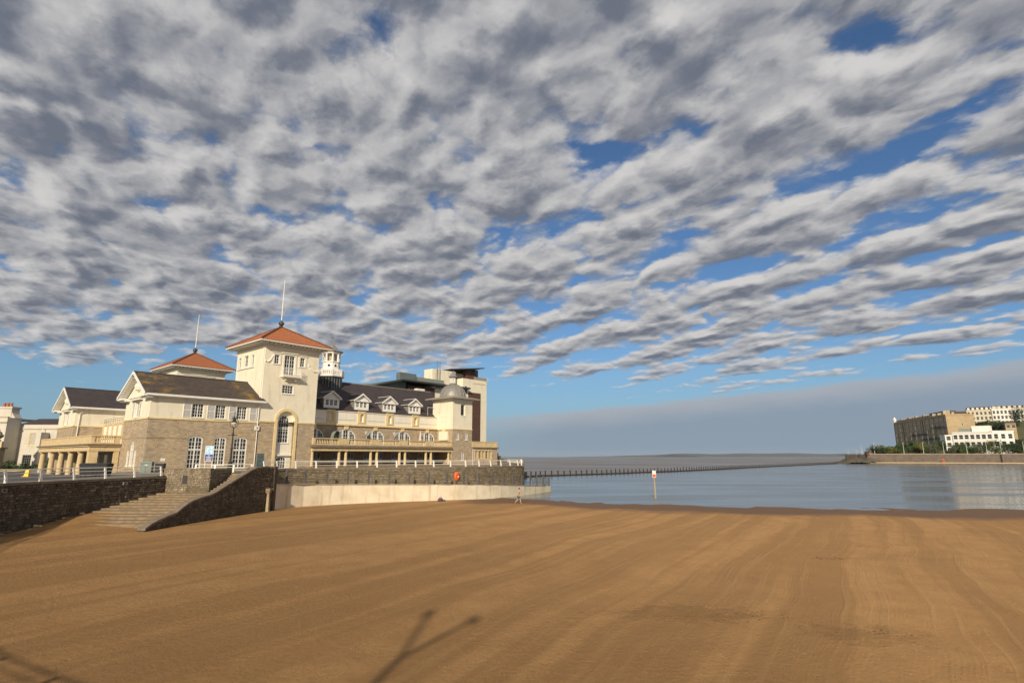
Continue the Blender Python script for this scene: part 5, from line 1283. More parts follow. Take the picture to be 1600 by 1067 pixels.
# depth sign standing in the lake
W_ = thing('lake_sign', 'white and red notice on a weathered timber post standing in the lake', 'sign', (20.3, 82.4, WATER - .6), R(8))
m = MB().tube([(.0, 0, 0), (-.04, 0, 2.2), (-.12, 0, 4.2)], [.12, .115, .1], 8); m.build('post', 'wood_weathered', W_)
bd = MB().box(-.38, .14, -.16, -.12, 3.45, 4.42).build('board', 'white_paint', W_); MB().box(-.34, .10, -.166, -.1605, 3.5, 3.9).build('warning_panel', 'orange_plastic', bd)

# bag left by the slipway foot
g = thing('beach_bag', 'small dark blue bag dropped on the sand at the slipway foot', 'bag', (-9.2, 75.0, sand_z(-9.2, 75.0)), R(20))
m = MB(); m.lathe(0, 0, [(.3, 0), (.38, .08), (.34, .26), (.18, .38), (.05, .42)], 10); o = m.build('bag_body', 'bag_blue', g, smooth=True)
MB().tube([(-.2, 0, .3), (-.1, 0, .52), (.1, 0, .52), (.2, 0, .3)], .025, 5).build('handle', 'bag_blue', g)
MB().lathe(.5, .05, [(.2, -.02), (.26, .05), (.18, .14), (.03, .18)], 8).build('towel', 'shorts_blue', g)

# pale beach stones along the foot of the sea wall
rnd = random.Random(12)
for i in range(20):
    t = rnd.uniform(.30, .98); p = vis[int(t * (len(vis) - 1))]; x, y = p[0] + rnd.uniform(.12, .5), p[1]
    r_ = rnd.uniform(.08, .2); m = MB(); m.lathe(0, 0, [(r_ * .6, -.05), (r_, r_ * .3), (r_ * .8, r_ * .75), (r_ * .25, r_ * .95)], 7)
    m.v = [(a + rnd.uniform(-.03, .03), b * rnd.uniform(.75, 1.1), c) for a, b, c in m.v]
    o = m.build('beach_stone', 'stone_cream' if i % 2 else 'step_stone'); o.location = (x, y, max(sand_z(x, y), 0) - .01); o.rotation_euler = (0, 0, rnd.uniform(0, 3))
    tag(o, 'pale loose stone lying at the foot of the dark sea wall', 'stone', 'loose stones along the wall foot')

# twin armed street lamp on the promenade behind the viewpoint (its shadow lies on the sand)
def vlamp(x, y, rz):
    g = thing('twin_arm_lamp', 'tall grey street lamp with two raised arms on the near promenade', 'street lamp', (x, y, 3.66), rz)
    MB().lathe(0, 0, [(.2, 0), (.2, .5), (.13, .6), (.11, 6.3)], 10).build('column', 'metal_grey', g)
    for s, e in ((-1, (-.6, 0, 8.45)), (1, (1.2, 0, 8.1))):
        MB().tube([(0, 0, 6.2), e], [.10, .09], 8).build('arm', 'metal_grey', g)
        MB().box(e[0] - .18, e[0] + .18, -.45, .25, e[2] - .1, e[2] + .1).build('lamp_head', 'metal_grey', g)
vlamp(-6.5, -3.5, 0)

# ================================================================== TERRACE THINGS
def tb(x, y, z=3.43): return b2w(x, y, z)
g = thing('closed_parasol', 'closed pale parasol standing on the hall terrace', 'parasol', tb(31.6, 1.6)); MB().tube([(0, 0, 0), (0, 0, 2.9)], .04, 6).build('pole', 'wood_weathered', g); MB().lathe(0, 0, [(.3, .95), (.26, 1.3), (.16, 2.3), (.05, 2.85)], 9).build('canopy', 'parasol', g); MB().lathe(0, 0, [(.35, 0), (.35, .12), (.05, .16)], 10).build('base', 'concrete_grey', g)
g = thing('wicker_pod', 'olive hooded garden seat on the terrace by the first arched window', 'seat', tb(14.3, 2.2), BROT)
m = MB(); pts = [(.85 * math.cos(math.pi * k / 10), 2.35 * math.sin(math.pi * k / 10) ** .75) for k in range(11)]
for yy in (-.1, .9): m.v += [(x, yy, max(z, 0)) for x, z in pts]
m.f = [(k, k + 1, 12 + k, 11 + k) for k in range(10)] + [tuple(range(11, 22))]; m.build('hood', 'cladding_sage', g); MB().box(-.7, .7, .0, .8, .35, .5).build('seat', 'dark_soffit', g)
def leaves(mb, n, rx, ry, rz, size, rnd, c=(0, 0, 0), lumps=6, shell=.55):
    cs = [Vector((rnd.uniform(-.62, .62) * rx, rnd.uniform(-.62, .62) * ry, rnd.uniform(-.25, .7) * rz)) for _ in range(lumps)]
    for _ in range(n):
        k = rnd.choice(cs); v = Vector((rnd.gauss(0, 1), rnd.gauss(0, 1), rnd.gauss(0, 1))).normalized() * (shell + (1 - shell) * rnd.random())
        p = Vector((c[0] + k.x + v.x * rx * .5, c[1] + k.y + v.y * ry * .5, c[2] + k.z + v.z * rz * .45))
        nrm = (v + Vector((rnd.uniform(-.6, .6), rnd.uniform(-.6, .6), rnd.uniform(-.2, .8)))).normalized(); t = nrm.orthogonal().normalized(); b_ = nrm.cross(t); s = size * rnd.uniform(.55, 1.3); an = rnd.uniform(0, 6.28)
        u_ = (t * math.cos(an) + b_ * math.sin(an)) * s; w_ = (b_ * math.cos(an) - t * math.sin(an)) * s * .6
        mb.add([p - u_, p + w_, p + u_, p - w_], [(0, 1, 2, 3)])
rnd = random.Random(31)
def potted(x, y, h, w_, leaf, label):
    g = thing('potted_shrub', label, 'plant', tb(x, y)); MB().lathe(0, 0, [(.22, 0), (.3, .45), (.32, .5)], 10).build('pot', 'terracotta_dark', g); m = MB(); leaves(m, 260, w_, w_, h * .6, .09, rnd, (0, 0, h * .55 + .3)); m.build('foliage', leaf, g, fix=False); MB().tube([(0, 0, .4), (0, 0, h * .7)], .03, 5).build('stem', 'bark', g)
potted(33.4, 1.5, 1.0, .95, 'leaf_mid', 'wide green potted shrub by the last arched window on the terrace')
potted(20.2, 1.8, 1.3, .42, 'leaf_grey', 'slim grey green potted shrub between arched windows on the terrace')
for (x, lb2) in ((20.35, 'first'), (26.4, 'second')):
    g = thing('terrace_heater', 'slim pale terrace heater standing by the %s niche from the tall tower' % ('second' if lb2 == 'first' else 'third'), 'heater', tb(x, 2.8)); MB().tube([(0, 0, .1), (0, 0, 2.1)], .05, 6).build('pole', 'metal_grey', g); MB().lathe(0, 0, [(.12, 2.05), (.14, 2.3), (.4, 2.38), (.08, 2.52)], 10).build('hood', 'white_paint', g); MB().lathe(0, 0, [(.28, 0), (.28, .12), (.06, .16)], 10).build('base', 'metal_grey', g)

# ================================================================== WALKER
def walker():
    fx, fy = .79, 71.6; z0 = sand_z(fx, fy)
    root = thing('person', 'bare chested walker in teal shorts striding along the water edge', 'person', (fx, fy, z0), 0)
    def skin_mesh(name, verts, edges, radii, mat, root_i, sub=2):
        me = bpy.data.meshes.new(name); me.from_pydata(verts, edges, []); o = bpy.data.objects.new(name, me); COL.objects.link(o); o.parent = root
        me.materials.append(MATS[mat]); s = o.modifiers.new('skin', 'SKIN'); s.use_smooth_shade = True
        for i, r_ in enumerate(radii): me.skin_vertices[0].data[i].radius = r_ if isinstance(r_, tuple) else (r_, r_)
        for i in range(len(verts)): me.skin_vertices[0].data[i].use_root = (i == root_i)
        b_ = o.modifiers.new('sub', 'SUBSURF'); b_.levels = sub; b_.render_levels = sub
        return o
    V = [(0, 0, .98), (.01, 0, 1.12), (.03, 0, 1.30), (.06, 0, 1.47), (.09, 0, 1.56), (.11, 0, 1.64), (.12, 0, 1.76), (.11, 0, 1.84)]
    Rr = [(.15, .12), (.135, .11), (.165, .12), (.13, .10), (.058, .058), (.075, .085), (.088, .10), (.06, .07)]
    E_ = [(i, i + 1) for i in range(7)]
    def chain(start, pts, rads):
        p = start
        for v, r_ in zip(pts, rads): V.append(v); Rr.append(r_); E_.append((p, len(V) - 1)); p = len(V) - 1
    chain(0, [(.04, -.11, .90), (.22, -.10, .52), (.26, -.10, .30), (.30, -.10, .09), (.42, -.11, .045)], [.10, .068, .062, .042, .036])
    chain(0, [(-.04, .11, .90), (-.06, .10, .52), (-.24, .10, .34), (-.42, .10, .14), (-.34, .11, .045)], [.10, .068, .06, .042, .036])
    chain(3, [(.06, -.21, 1.44), (-.08, -.25, 1.20), (.10, -.24, 1.06), (.17, -.23, 1.03)], [.062, .046, .036, .034])
    chain(3, [(.06, .21, 1.44), (.16, .25, 1.20), (.36, .20, 1.18), (.43, .18, 1.20)], [.062, .046, .036, .034])
    skin_mesh('body', V, E_, Rr, 'skin', 0)
    # fingers: five short chains at each hand
    for hx, hy, hz, dx_, dz_ in ((.19, -.23, 1.02, 1, -.25), (.45, .175, 1.205, 1, .1)):
        vs, es, rs = [(hx - .03, hy, hz)], [], [.03]
        for k in range(5):
            oy = (k - 1.6) * .018; l = (.05, .065, .072, .066, .05)[k]; i0 = len(vs)
            if k == 0: vs += [(hx - .01, hy - .035, hz + .01), (hx + .025, hy - .045, hz)]
            else: vs += [(hx + .03, hy + oy, hz), (hx + .03 + l * .7 * dx_, hy + oy, hz + l * dz_ - .02)]
            es += [(0, i0), (i0, i0 + 1)]; rs += [.011, .009]
        skin_mesh('hand', vs, es, rs, 'skin', 0, 1)
    SV = [(0, 0, 1.03), (0, 0, .95), (.05, -.11, .86), (.17, -.105, .60), (-.04, .11, .86), (-.055, .10, .58)]
    skin_mesh('shorts', SV, [(0, 1), (1, 2), (2, 3), (1, 4), (4, 5)], [(.158, .135), (.175, .15), (.125, .125), (.115, .115), (.125, .125), (.115, .115)], 'shorts_blue', 1)
    m = MB(); m.lathe(.105, 0, [(.085, 1.72), (.105, 1.77), (.10, 1.84), (.06, 1.90), (.01, 1.915)], 12)
    m.v = [(x - .022 if x > .12 and z < 1.83 else x, y * 1.0, z) for x, y, z in m.v]; m.build('hair', 'hair_dark', root, smooth=True)
    m = MB(); m.solid([(.20, -.015, 1.745), (.235, -.012, 1.742), (.235, .012, 1.742), (.20, .015, 1.745)], [(.2, -.008, 1.79), (.212, -.005, 1.79), (.212, .005, 1.79), (.2, .008, 1.79)]); m.build('nose', 'skin', root)
walker()

# ================================================================== FAR LEFT HOUSE
HH = thing('white_villa', 'pale rendered villa with three chimney pots beyond the road', 'house', (-103.30, 121, 2.6)); hb = (-103.30, 121, 2.6)
FV = Face(-115.30, 118, 0, -1)
class V_:                                          # same part() interface as Bld
    b = hb; root = HH
    def part(s, mb, name, mat, parent=None, **k): return mb.build(name, mat, parent or s.root, hb, **k)
v_ = V_()
m = MB(); wall(m, FV, 0, 10.4, 2.4, 13.6, [(5.4, 7.3, 8.6, 10.7)], .25); m.poly([(-104.90, 118, 2.4), (-104.90, 121.5, 2.4), (-104.90, 121.5, 13.6), (-104.90, 118, 13.6)]); m.box(-115.30, -104.91, 118.3, 128, 13.3, 13.55); v_.part(m, 'front_wall', 'villa_render')
window(v_, FV, 5.4, 7.3, 8.6, 10.7, 3, 4, 0, .12, -.12, .06)
m = MB(); m.fbox(FV, 0, 10.55, 12.5, 12.75, -.02, .2); m.fbox(FV, 0, 10.5, 13.6, 13.8, -.3, .12); v_.part(m, 'cornice', 'dark_soffit')
m = MB(); m.box(-111.30, -105.70, 119.5, 121.5, 13.6, 15.9); m.box(-111.50, -105.50, 119.3, 121.7, 15.6, 15.95); m.solid([(-105.69, 119.6, 13.6), (-104.80, 119.6, 13.6), (-104.80, 121.4, 13.6), (-105.69, 121.4, 13.6)], [(-105.69, 119.6, 14.9), (-105.50, 119.6, 14.5), (-105.50, 121.4, 14.5), (-105.69, 121.4, 14.9)]); ch = v_.part(m, 'chimney_stack', 'villa_render')
for i in range(3): v_.part(MB().lathe(-108.3 + .75 * i, 120.5, [(.28, 15.95), (.24, 16.6), (.27, 16.7), (.27, 16.8)], 10), 'chimney_pot', 'terracotta', ch)
FV2 = Face(-104.90, 121.5, 0, -1)
m = MB(); wall(m, FV2, 0, 10.5, 2.4, 12.4, [(2.2, 3.7, 7.9, 10.6), (1.4, 3.3, 3.6, 6.0)], .15); v_.part(m, 'side_wall', 'villa_render')
m = MB(); m.fbox(FV2, 0, 10.5, 11.3, 11.5, -.02, .12); v_.part(m, 'string_course', 'dark_soffit')
window(v_, FV2, 2.2, 3.7, 7.9, 10.6, 1, 1, 0, .14, -.1, .05, frame='trim_yellow', glass='curtain'); window(v_, FV2, 1.4, 3.3, 3.6, 6.0, 4, 4, 0, .1, -.1, .05, frame='metal_grey')
m = MB(); m.solid([(-104.90, 121.3, 12.4), (-94.30, 121.3, 12.4), (-94.30, 130, 12.4), (-104.90, 130, 12.4)], [(-103.30, 124, 13.7), (-95.80, 124, 13.7), (-95.80, 127, 13.7), (-103.30, 127, 13.7)]); v_.part(m, 'roof', 'slate_dark')
m = MB(); m.box(-99.50, -98.50, 119.3, 121.4, 2.4, 10.6); v_.part(m, 'porch_pier', 'villa_render')
m = MB(); m.tube([(-99.60, 120.9, 11.6), (-99.60, 120.9, 5)], .08, 6); v_.part(m, 'downpipe', 'white_paint')
GW = thing('villa_terrace', 'brown stone terrace wall with coping and an urn in front of the pale villa', 'wall', (-104.30, 111, 2.6)); gb_ = (-104.30, 111, 2.6)
MB().box(-115.30, -100.70, 111, 111.6, 2.2, 7.0).build('wall', 'stone_wall', GW, gb_); MB().box(-100.69, -99.00, 110.8, 112, 2.2, 7.1).build('end_pier', 'stone_wall_warm', GW, gb_)
MB().box(-115.60, -98.70, 110.6, 112.2, 7.11, 7.35).build('coping', 'coping', GW, gb_); MB().box(-115.60, -98.90, 110.9, 111.3, 7.35, 8.5).build('parapet', 'stone_cream', GW, gb_)
MB().lathe(-99.90, 111.1, [(.5, 8.5), (.5, 8.75), (.25, 8.85), (.3, 9.0), (.75, 9.4), (.8, 9.7), (.55, 9.85), (.45, 10.2), (.1, 10.5), (.05, 10.9)], 12).build('urn', 'coping', GW, gb_)
rnd = random.Random(77)
for i in range(6):
    x = -95.5 + 2.6 * i; g = thing('hedge_shrub', 'low clipped green shrub in the bed below the pale villa', 'shrub', (x, 108.8, 2.7), 0, 'shrubs below the villa')
    m = MB(); leaves(m, 420, 1.9, 1.2, 1.5, .17, rnd, (0, 0, .8)); m.build('foliage', 'leaf_mid' if i % 2 else 'leaf_dark', g, fix=False); MB().tube([(0, 0, -.2), (0, 0, .9)], .06, 5).build('stem', 'bark', g)
MB_ = MB().box(-112, -80, 107.4, 107.8, 2.3, 3.35); o = MB_.build('garden_wall', 'stone_wall_warm'); tag(o, 'low garden wall at the road edge below the villa shrubs', 'wall')

# ================================================================== THE FAR SHORE
FWALL = [(292, 473), (335, 452), (379, 430), (440, 395), (530, 345)]
fwl = thing('far_sea_wall', 'long brown sea wall and lower walkway on the far side of the lake', 'sea wall', (379, 430, 0)); fwb = (379, 430, 0)
sheet_wall(FWALL, lambda s: -1.0, lambda s: 7.6, 1.2, 1).build('wall', 'far_wall', fwl, fwb)
low = []
for i, p in enumerate(FWALL):
    a = Vector(FWALL[max(i - 1, 0)]); b = Vector(FWALL[min(i + 1, len(FWALL) - 1)]); d = (b - a).normalized(); low.append((p[0] + d.y * 4.5, p[1] - d.x * 4.5))
sheet_wall(low, lambda s: -1.0, lambda s: 1.05, 4.6, 1).build('lower_walkway', 'far_wall', fwl, fwb)
sheet_wall([(x + .12, y - .12) for x, y in low], lambda s: .7, lambda s: 1.2, .8, 1).build('walkway_kerb', 'stone_cream', fwl, fwb)
sheet_wall([(x + .1, y - .1) for x, y in FWALL], lambda s: 7.6, lambda s: 7.95, 1.5, 1).build('wall_coping', 'far_stone', fwl, fwb)
for i in range(5):                                   # buttresses
    t = .45 + .11 * i; s = t * (len(FWALL) - 1); k = int(s); p = Vector(FWALL[k]).lerp(Vector(FWALL[k + 1]), s - k); MB().box(p.x - 1, p.x + 1, p.y - 1.4, p.y + 1, 0, 7.3).build('buttress', 'far_wall', fwl, fwb)
m = MB(); rows = []
def hill_z(d, u=1.0): return 7.5 + 6.0 * sm(d, 4, 26) * sm(u, .60, .70) + (24 * sm(d, 45, 125) + 14 * sm(d, 140, 260)) * sm(u, .775, .82)
offs = [0.6, 4, 9, 15, 22, 30, 45, 60, 80, 100, 125, 160, 210, 280]
for i in range(49):
    s = i / 48 * (len(FWALL) - 1); k = min(int(s), len(FWALL) - 2); p = Vector(FWALL[k]).lerp(Vector(FWALL[k + 1]), s - k); back_dir = Vector((.42, .907))
    rows.append([(p.x + back_dir.x * o_, p.y + back_dir.y * o_, hill_z(o_, (p.x + back_dir.x * o_) / (p.y + back_dir.y * o_))) for o_ in offs])
for r_ in rows: m.v += r_
n = len(offs); m.f = [(i * n + j, (i + 1) * n + j, (i + 1) * n + j + 1, i * n + j + 1) for i in range(48) for j in range(n - 1)]
struct(m, 'hillside', 'hill_ground', smooth=True)
# rocky point where the causeway lands
m = MB(); n = 26; rnd = random.Random(5)
for j in range(12):
    for i in range(n):
        t = i / (n - 1); y_ = 466 + 26 * j / 11; x_ = 258 + 44 * t; prof = 7.2 * sm(t, .02, .62) * math.sin(math.pi * min(1, max(0, (j + .6) / 11.5))) ** .5
        m.v.append((x_, y_, -1.2 + prof * (.8 + .45 * mnoise.noise(Vector((x_ * .16, y_ * .16, 1)))) + .9 * mnoise.noise(Vector((x_ * .4, y_ * .4, 5)))))
m.f = [(j * n + i, j * n + i + 1, (j + 1) * n + i + 1, (j + 1) * n + i) for j in range(11) for i in range(n - 1)]
struct(m, 'rocky_point', 'rock')
for (xa, xb, za, zb, lbl) in ((275.5, 285.5, 4.6, 7.0, 'low dark wall on the rocky point beside the flag masts'), (286.6, 293, 4.9, 6.9, 'low dark wall on the rocky point beside the brown hut')):
    o = MB().box(xa, xb, 474.5, 475.3, za - 1.5, zb).build('point_wall', 'pier_wood_dark'); tag(o, lbl, 'wall')
    MB().box(xa - .15, xb + .15, 474.35, 475.45, zb, zb + .25).build('wall_coping', 'rock', o)
g = thing('shelter_hut', 'small brown hut at the end of the far sea wall', 'hut', (293.6, 473.5, 7.0)); MB().box(-2.0, 2.0, -1.4, 1.4, -.6, 2.3).build('wall', 'brick_brown', g, (0, 0, 0)); MB().box(-2.2, 2.2, -1.6, 1.6, 2.3, 2.65).build('roof', 'far_roof', g); MB().box(.3, 1.6, -1.45, -1.4, .0, 1.8).build('door', 'terracotta', g)
for i, (x, h) in enumerate(((279.5, 8.5), (286, 8), (290.2, 11.5), (291.0, 9))):
    o = MB().tube([(0, 0, 0), (0, 0, h)], [.16, .07], 6).build('mast', 'sea_wall_lamp'); o.location = (x, 476.4, 4.2); tag(o, 'slim white mast on the rocky point beyond the lake', 'mast', 'masts on the rocky point')
# promenade lamps
for i, sx in enumerate((.05, .22, .33, .44, .56, .66, .73, .83, .93)):
    s = (sx * .62) * (len(FWALL) - 1); k = int(s); p = Vector(FWALL[k]).lerp(Vector(FWALL[k + 1]), s - k)
    g = thing('promenade_lamp', 'tall pale lamp post on the far promenade in front of the shrubs', 'street lamp', (p.x + .9, p.y + 1.6, 7.6), 0, 'lamp posts on the far promenade')
    MB().tube([(0, 0, 0), (0, 0, 9)], [.2, .12], 6).build('post', 'sea_wall_lamp', g); MB().tube([(-.1, 0, 9), (.9, -.5, 9.25)], [.12, .1], 5).build('lamp_arm', 'sea_wall_lamp', g)
# kayak drawn up on the lower walkway
g = thing('kayak_rack', 'small orange kayak leaning on the far sea wall', 'kayak', (335.5, 447.5, 1.05), R(-26)); m = MB(); 
rws = [(-1.0, .05), (-.6, .5), (0, .62), (.6, .5), (1.0, .05)]
for z, r_ in rws: m.v += [(r_ * math.cos(2 * math.pi * k / 8), r_ * .6 * math.sin(2 * math.pi * k / 8), 1.6 + z * 1.7) for k in range(8)]
m.f = [(i * 8 + k, i * 8 + (k + 1) % 8, i * 8 + 8 + (k + 1) % 8, i * 8 + 8 + k) for i in range(4) for k in range(8)]; m.build('hull', 'orange_plastic', g); MB().lathe(0, -.36, [(.22, 1.3), (.25, 1.9)], 8).build('cockpit', 'bin_black', g)

# ---- buildings on the hill
def far_block(name, label, cat, p0, p1, depth, z0, z1, mat, rows_, bays, ww, wh, side_mat=None, side_windows=0, roof_mat='far_roof', parapet=.8, roof_h=0.0, group=None, win='glass_dark', zfirst=None, dz=None, rev=.45):
    A, B_ = Vector(p0), Vector(p1); d = B_ - A; L = d.length; d.normalize(); nrm = Vector((d.y, -d.x))
    g = thing(name, label, cat, (A.x, A.y, z0), math.atan2(d.y, d.x), group)      # local x along the front, -y outwards
    F = Face(0, 0, 0, -1)
    class X:
        b = (0, 0, z0); root = g
        def part(s, mb, nm, mt, parent=None, **k): return mb.build(nm, mt, parent or g, (0, 0, z0), **k)
    X_ = X(); zf = zfirst or z0 + 1.2; st_ = dz or (z1 - zf) / rows_
    ops = [((i + .5) * L / bays - ww / 2, (i + .5) * L / bays + ww / 2, zf + st_ * j, zf + st_ * j + wh) for j in range(rows_) for i in range(bays)]
    m = MB(); wall(m, F, 0, L, z0 - 6, z1, ops, rev); X_.part(m, 'front_wall', mat)
    m = MB(); m.poly([(0, 0, z0 - 6), (0, depth, z0 - 6), (0, depth, z1), (0, 0, z1)]); m.poly([(L, 0, z0 - 6), (L, depth, z0 - 6), (L, depth, z1), (L, 0, z1)]); m.poly([(0, depth, z0 - 6), (L, depth, z0 - 6), (L, depth, z1), (0, depth, z1)])
    X_.part(m, 'side_wall', side_mat or mat)
    m = MB(); m.box(-.3, L + .3, -.35, depth + .3, z1, z1 + parapet); X_.part(m, 'parapet', mat if not side_mat else side_mat)
    if roof_h:
        m = MB(); m.solid([(0, .3, z1 + parapet), (L, .3, z1 + parapet), (L, depth - .3, z1 + parapet), (0, depth - .3, z1 + parapet)], [(0 + 1, depth * .3, z1 + parapet + roof_h), (L - 1, depth * .3, z1 + parapet + roof_h), (L - 1, depth * .7, z1 + parapet + roof_h), (1, depth * .7, z1 + parapet + roof_h)]); X_.part(m, 'roof', roof_mat)
    proto = None
    for (a, b, c, e) in ops:
        if proto is None:
            m = MB(); ring(m, F, outline(-ww / 2, ww / 2, 0, wh), outline(-ww / 2 + .14, ww / 2 - .14, .14, wh - .14), -rev + .05, -rev + .2); m.fbox(F, -ww / 2, ww / 2, wh / 2 - .07, wh / 2 + .07, -rev + .05, -rev + .17); m.fbox(F, -ww / 2 - .15, ww / 2 + .15, -.2, -.005, -.3, .18)
            proto = m.build('window', 'far_white', g); MB().fbox(F, -ww / 2 + .1, ww / 2 - .1, .1, wh - .1, -rev + .03, -rev + .09).build('pane', win, proto); o = proto
        else: o = copy_tree(proto, g)
        o.location = ((a + b) / 2, 0, c - z0)
    return g, X_, L, F
Pr, Pl = (359.6, 470), (396.8, 590)
g, X_, L, F = far_block('terrace_row', 'tall dark streaked stone terrace with iron balconies on the hill', 'building', Pl, Pr, 19.5, 14, 39.0, 'far_stone', 5, 25, 1.7, 2.9, 'far_stone_lit', zfirst=16.2, dz=4.7, parapet=1.2, rev=.16)
for (s0, s1, z) in ((48, 88, 24.8), (70, L - .5, 20.4), (30, 62, 15.6), (96, L, 29.5)):
    m = MB(); m.fbox(F, s0, s1, z, z + .25, 0, 1.5); o = X_.part(m, 'balcony', 'far_roof')
    m = MB(); m.fbox(F, s0, s1, z + 1.25, z + 1.38, 1.4, 1.5); x = s0
    while x < s1: m.fbox(F, x, x + .12, z + .25, z + 1.26, 1.41, 1.49); x += .55
    X_.part(m, 'balcony_railing', 'black_iron', o)
rnd = random.Random(9)
for i in range(11):
    s = 5 + i * 11.2; h = rnd.uniform(2.0, 4.4); X_.part(MB().box(s, s + rnd.uniform(2.0, 3.4), 4 + rnd.uniform(0, 3), 8 + rnd.uniform(0, 4), 40.2, 40.2 + h), 'chimney_stack', 'far_stone')
for i in range(14):
    s = 4 + i * 6.2; X_.part(MB().box(s, s + 1.5, 1.2, 3.2, 40.2, 41.9), 'dormer', 'pier_wood_dark')
X_.part(MB().box(14, 34, 7, 14, 40.2, 43.2), 'attic_storey', 'far_stone'); X_.part(MB().box(70, 104, 8, 16, 40.2, 44.4), 'roof_ridge', 'far_roof')
X_.part(MB().lathe(.8, .6, [(1.2, 39.5), (1.5, 42.0), (1.7, 43.0), (.4, 45.5)], 8), 'corner_turret', 'far_white')
for z in (15.4, 20.0, 24.6, 29.4, 34.2, 38.2): X_.part(MB().fbox(F, 0, L, z, z + .35, -.02, .3), 'string_course', 'far_stone_lit')
for s in range(0, 25, 2): X_.part(MB().fbox(F, s * L / 25 - .2, s * L / 25 + .5, 9, 38.6, -.02, .55), 'pilaster', 'far_stone_lit')
for i in range(9):                                   # canted bays up the house fronts
    s = 8 + 13.2 * i; zt = (29, 33.5, 24.5)[i % 3]
    m = MB(); q = [F.p(s - 2.2, 9, 0), F.p(s - 1.3, 9, 1.5), F.p(s + 1.3, 9, 1.5), F.p(s + 2.2, 9, 0)]; m.solid(q, [(x, y, zt) for x, y, z in q]); bo = X_.part(m, 'bay', 'far_stone')
    z = 16.0
    while z < zt - 3:
        o = X_.part(MB().fbox(F, s - 1.0, s + 1.0, z, z + 2.9, 1.5, 1.62), 'bay_window', 'far_white', bo); z += 4.7
        FQ = Face(*F.p(s - 2.2, 0, 0)[:2], -.857, -.514); X_.part(MB().fbox(FQ, .35, 1.4, z - 4.7, z - 1.8, .0, .1), 'bay_side_window', 'far_white', bo)
for s in range(5, 25, 5): X_.part(MB().fbox(F, s * L / 25 - .25, s * L / 25 + .25, 8, 39, 0, .4), 'party_pilaster', 'pier_wood_dark')
# gable end features: a stair window strip and string
FGb = Face(L, 0, 1, 0)
X_.part(MB().fbox(FGb, 0, 19.5, 29.8, 30.2, 0, .15), 'string_course', 'far_stone_lit')
for (a, z, w2, h2) in ((10.0, 30.6, 1.3, 2.4), (10.8, 22.4, 1.4, 3.2), (14.2, 22.4, 1.2, 3.2), (13.6, 18.2, 1.2, 3.0)):
    o = X_.part(MB().fbox(FGb, a, a + w2, z, z + h2, 0, .12), 'end_window', 'far_white'); X_.part(MB().fbox(FGb, a + .2, a + w2 - .2, z + .2, z + h2 - .2, .12, .14), 'pane', 'glass_dark', o)

def oldpt(u, Y): return ((u - 800) / 898 * Y, Y)
g, X_, L, F = far_block('white_hotel', 'long low white building with a row of square dark windows below the stone terrace', 'building', oldpt(1493, 458), oldpt(1556, 440), 14, 12.5, 24.2, 'far_white', 2, 7, 2.6, 3.3, zfirst=13.6, dz=5.6, parapet=.7, roof_mat='far_stone')
X_.part(MB().box(4, L - 2, 4, 13, 24.9, 27.6), 'penthouse', 'cladding_sage'); X_.part(MB().box(L * .5, L - 1, 3, 12, 24.9, 29.4), 'penthouse_white', 'far_white')
g, X_, L, F = far_block('white_hotel_end', 'square white end block with large windows joined to the long white building', 'building', oldpt(1556.3, 440), oldpt(1590, 437), 15, 12.5, 24.6, 'far_white', 2, 3, 2.8, 3.6, zfirst=13.6, dz=5.6, parapet=.7)
g, X_, L, F = far_block('white_bay_house', 'narrow white house with a bay window at the foot of the stone terrace', 'house', oldpt(1481, 460), oldpt(1492, 458.6), 10, 12.0, 22.3, 'far_white', 2, 1, 3.0, 3.2, zfirst=13.4, dz=5.0, parapet=.5)
g, X_, L, F = far_block('upper_terrace_cream', 'cream hillside terrace with white dormers above the low white buildings', 'building', oldpt(1521, 563), oldpt(1561, 552), 16, 34, 50.0, 'far_cream', 3, 6, 1.9, 2.8, zfirst=36.5, dz=4.7, parapet=.9, roof_h=3.0)
for i in range(7): X_.part(MB().box(1 + i * 3.5, 2.8 + i * 3.5, .6, 3, 50.9, 53.0), 'dormer', 'far_white')
g, X_, L, F = far_block('upper_terrace_white', 'white hillside terrace with arched dormers at the top of the hill', 'building', oldpt(1561.4, 551), oldpt(1625, 536), 16, 34, 50.6, 'far_white', 3, 10, 1.9, 3.0, zfirst=36.5, dz=4.9, parapet=.9, roof_h=2.6)
for i in range(10): X_.part(MB().box(1 + i * 3.9, 3.2 + i * 3.9, .6, 3, 51.5, 53.6), 'dormer', 'far_cream')
g, X_, L, F = far_block('tan_house', 'small tan house with a white window below the white hillside terrace', 'house', oldpt(1579, 486), oldpt(1596, 482), 10, 24, 33.0, 'far_stone_lit', 1, 2, 2.4, 2.6, zfirst=29.4, parapet=.5, roof_h=2.0)
g, X_, L, F = far_block('red_roof_house', 'red roofed house showing between the stone terrace and the cream terrace', 'house', oldpt(1495, 540), oldpt(1524, 535), 12, 32, 44.0, 'far_stone', 1, 4, 2.0, 2.6, zfirst=40, parapet=.4, roof_h=3.5, roof_mat='brick_brown')
g, X_, L, F = far_block('low_roadside_house', 'low tan roofed building behind the shrubs at the terrace foot', 'house', oldpt(1462, 470), oldpt(1476, 469), 8, 11, 15.2, 'far_cream', 1, 3, 1.6, 1.6, zfirst=12.6, parapet=.3, roof_h=1.8)
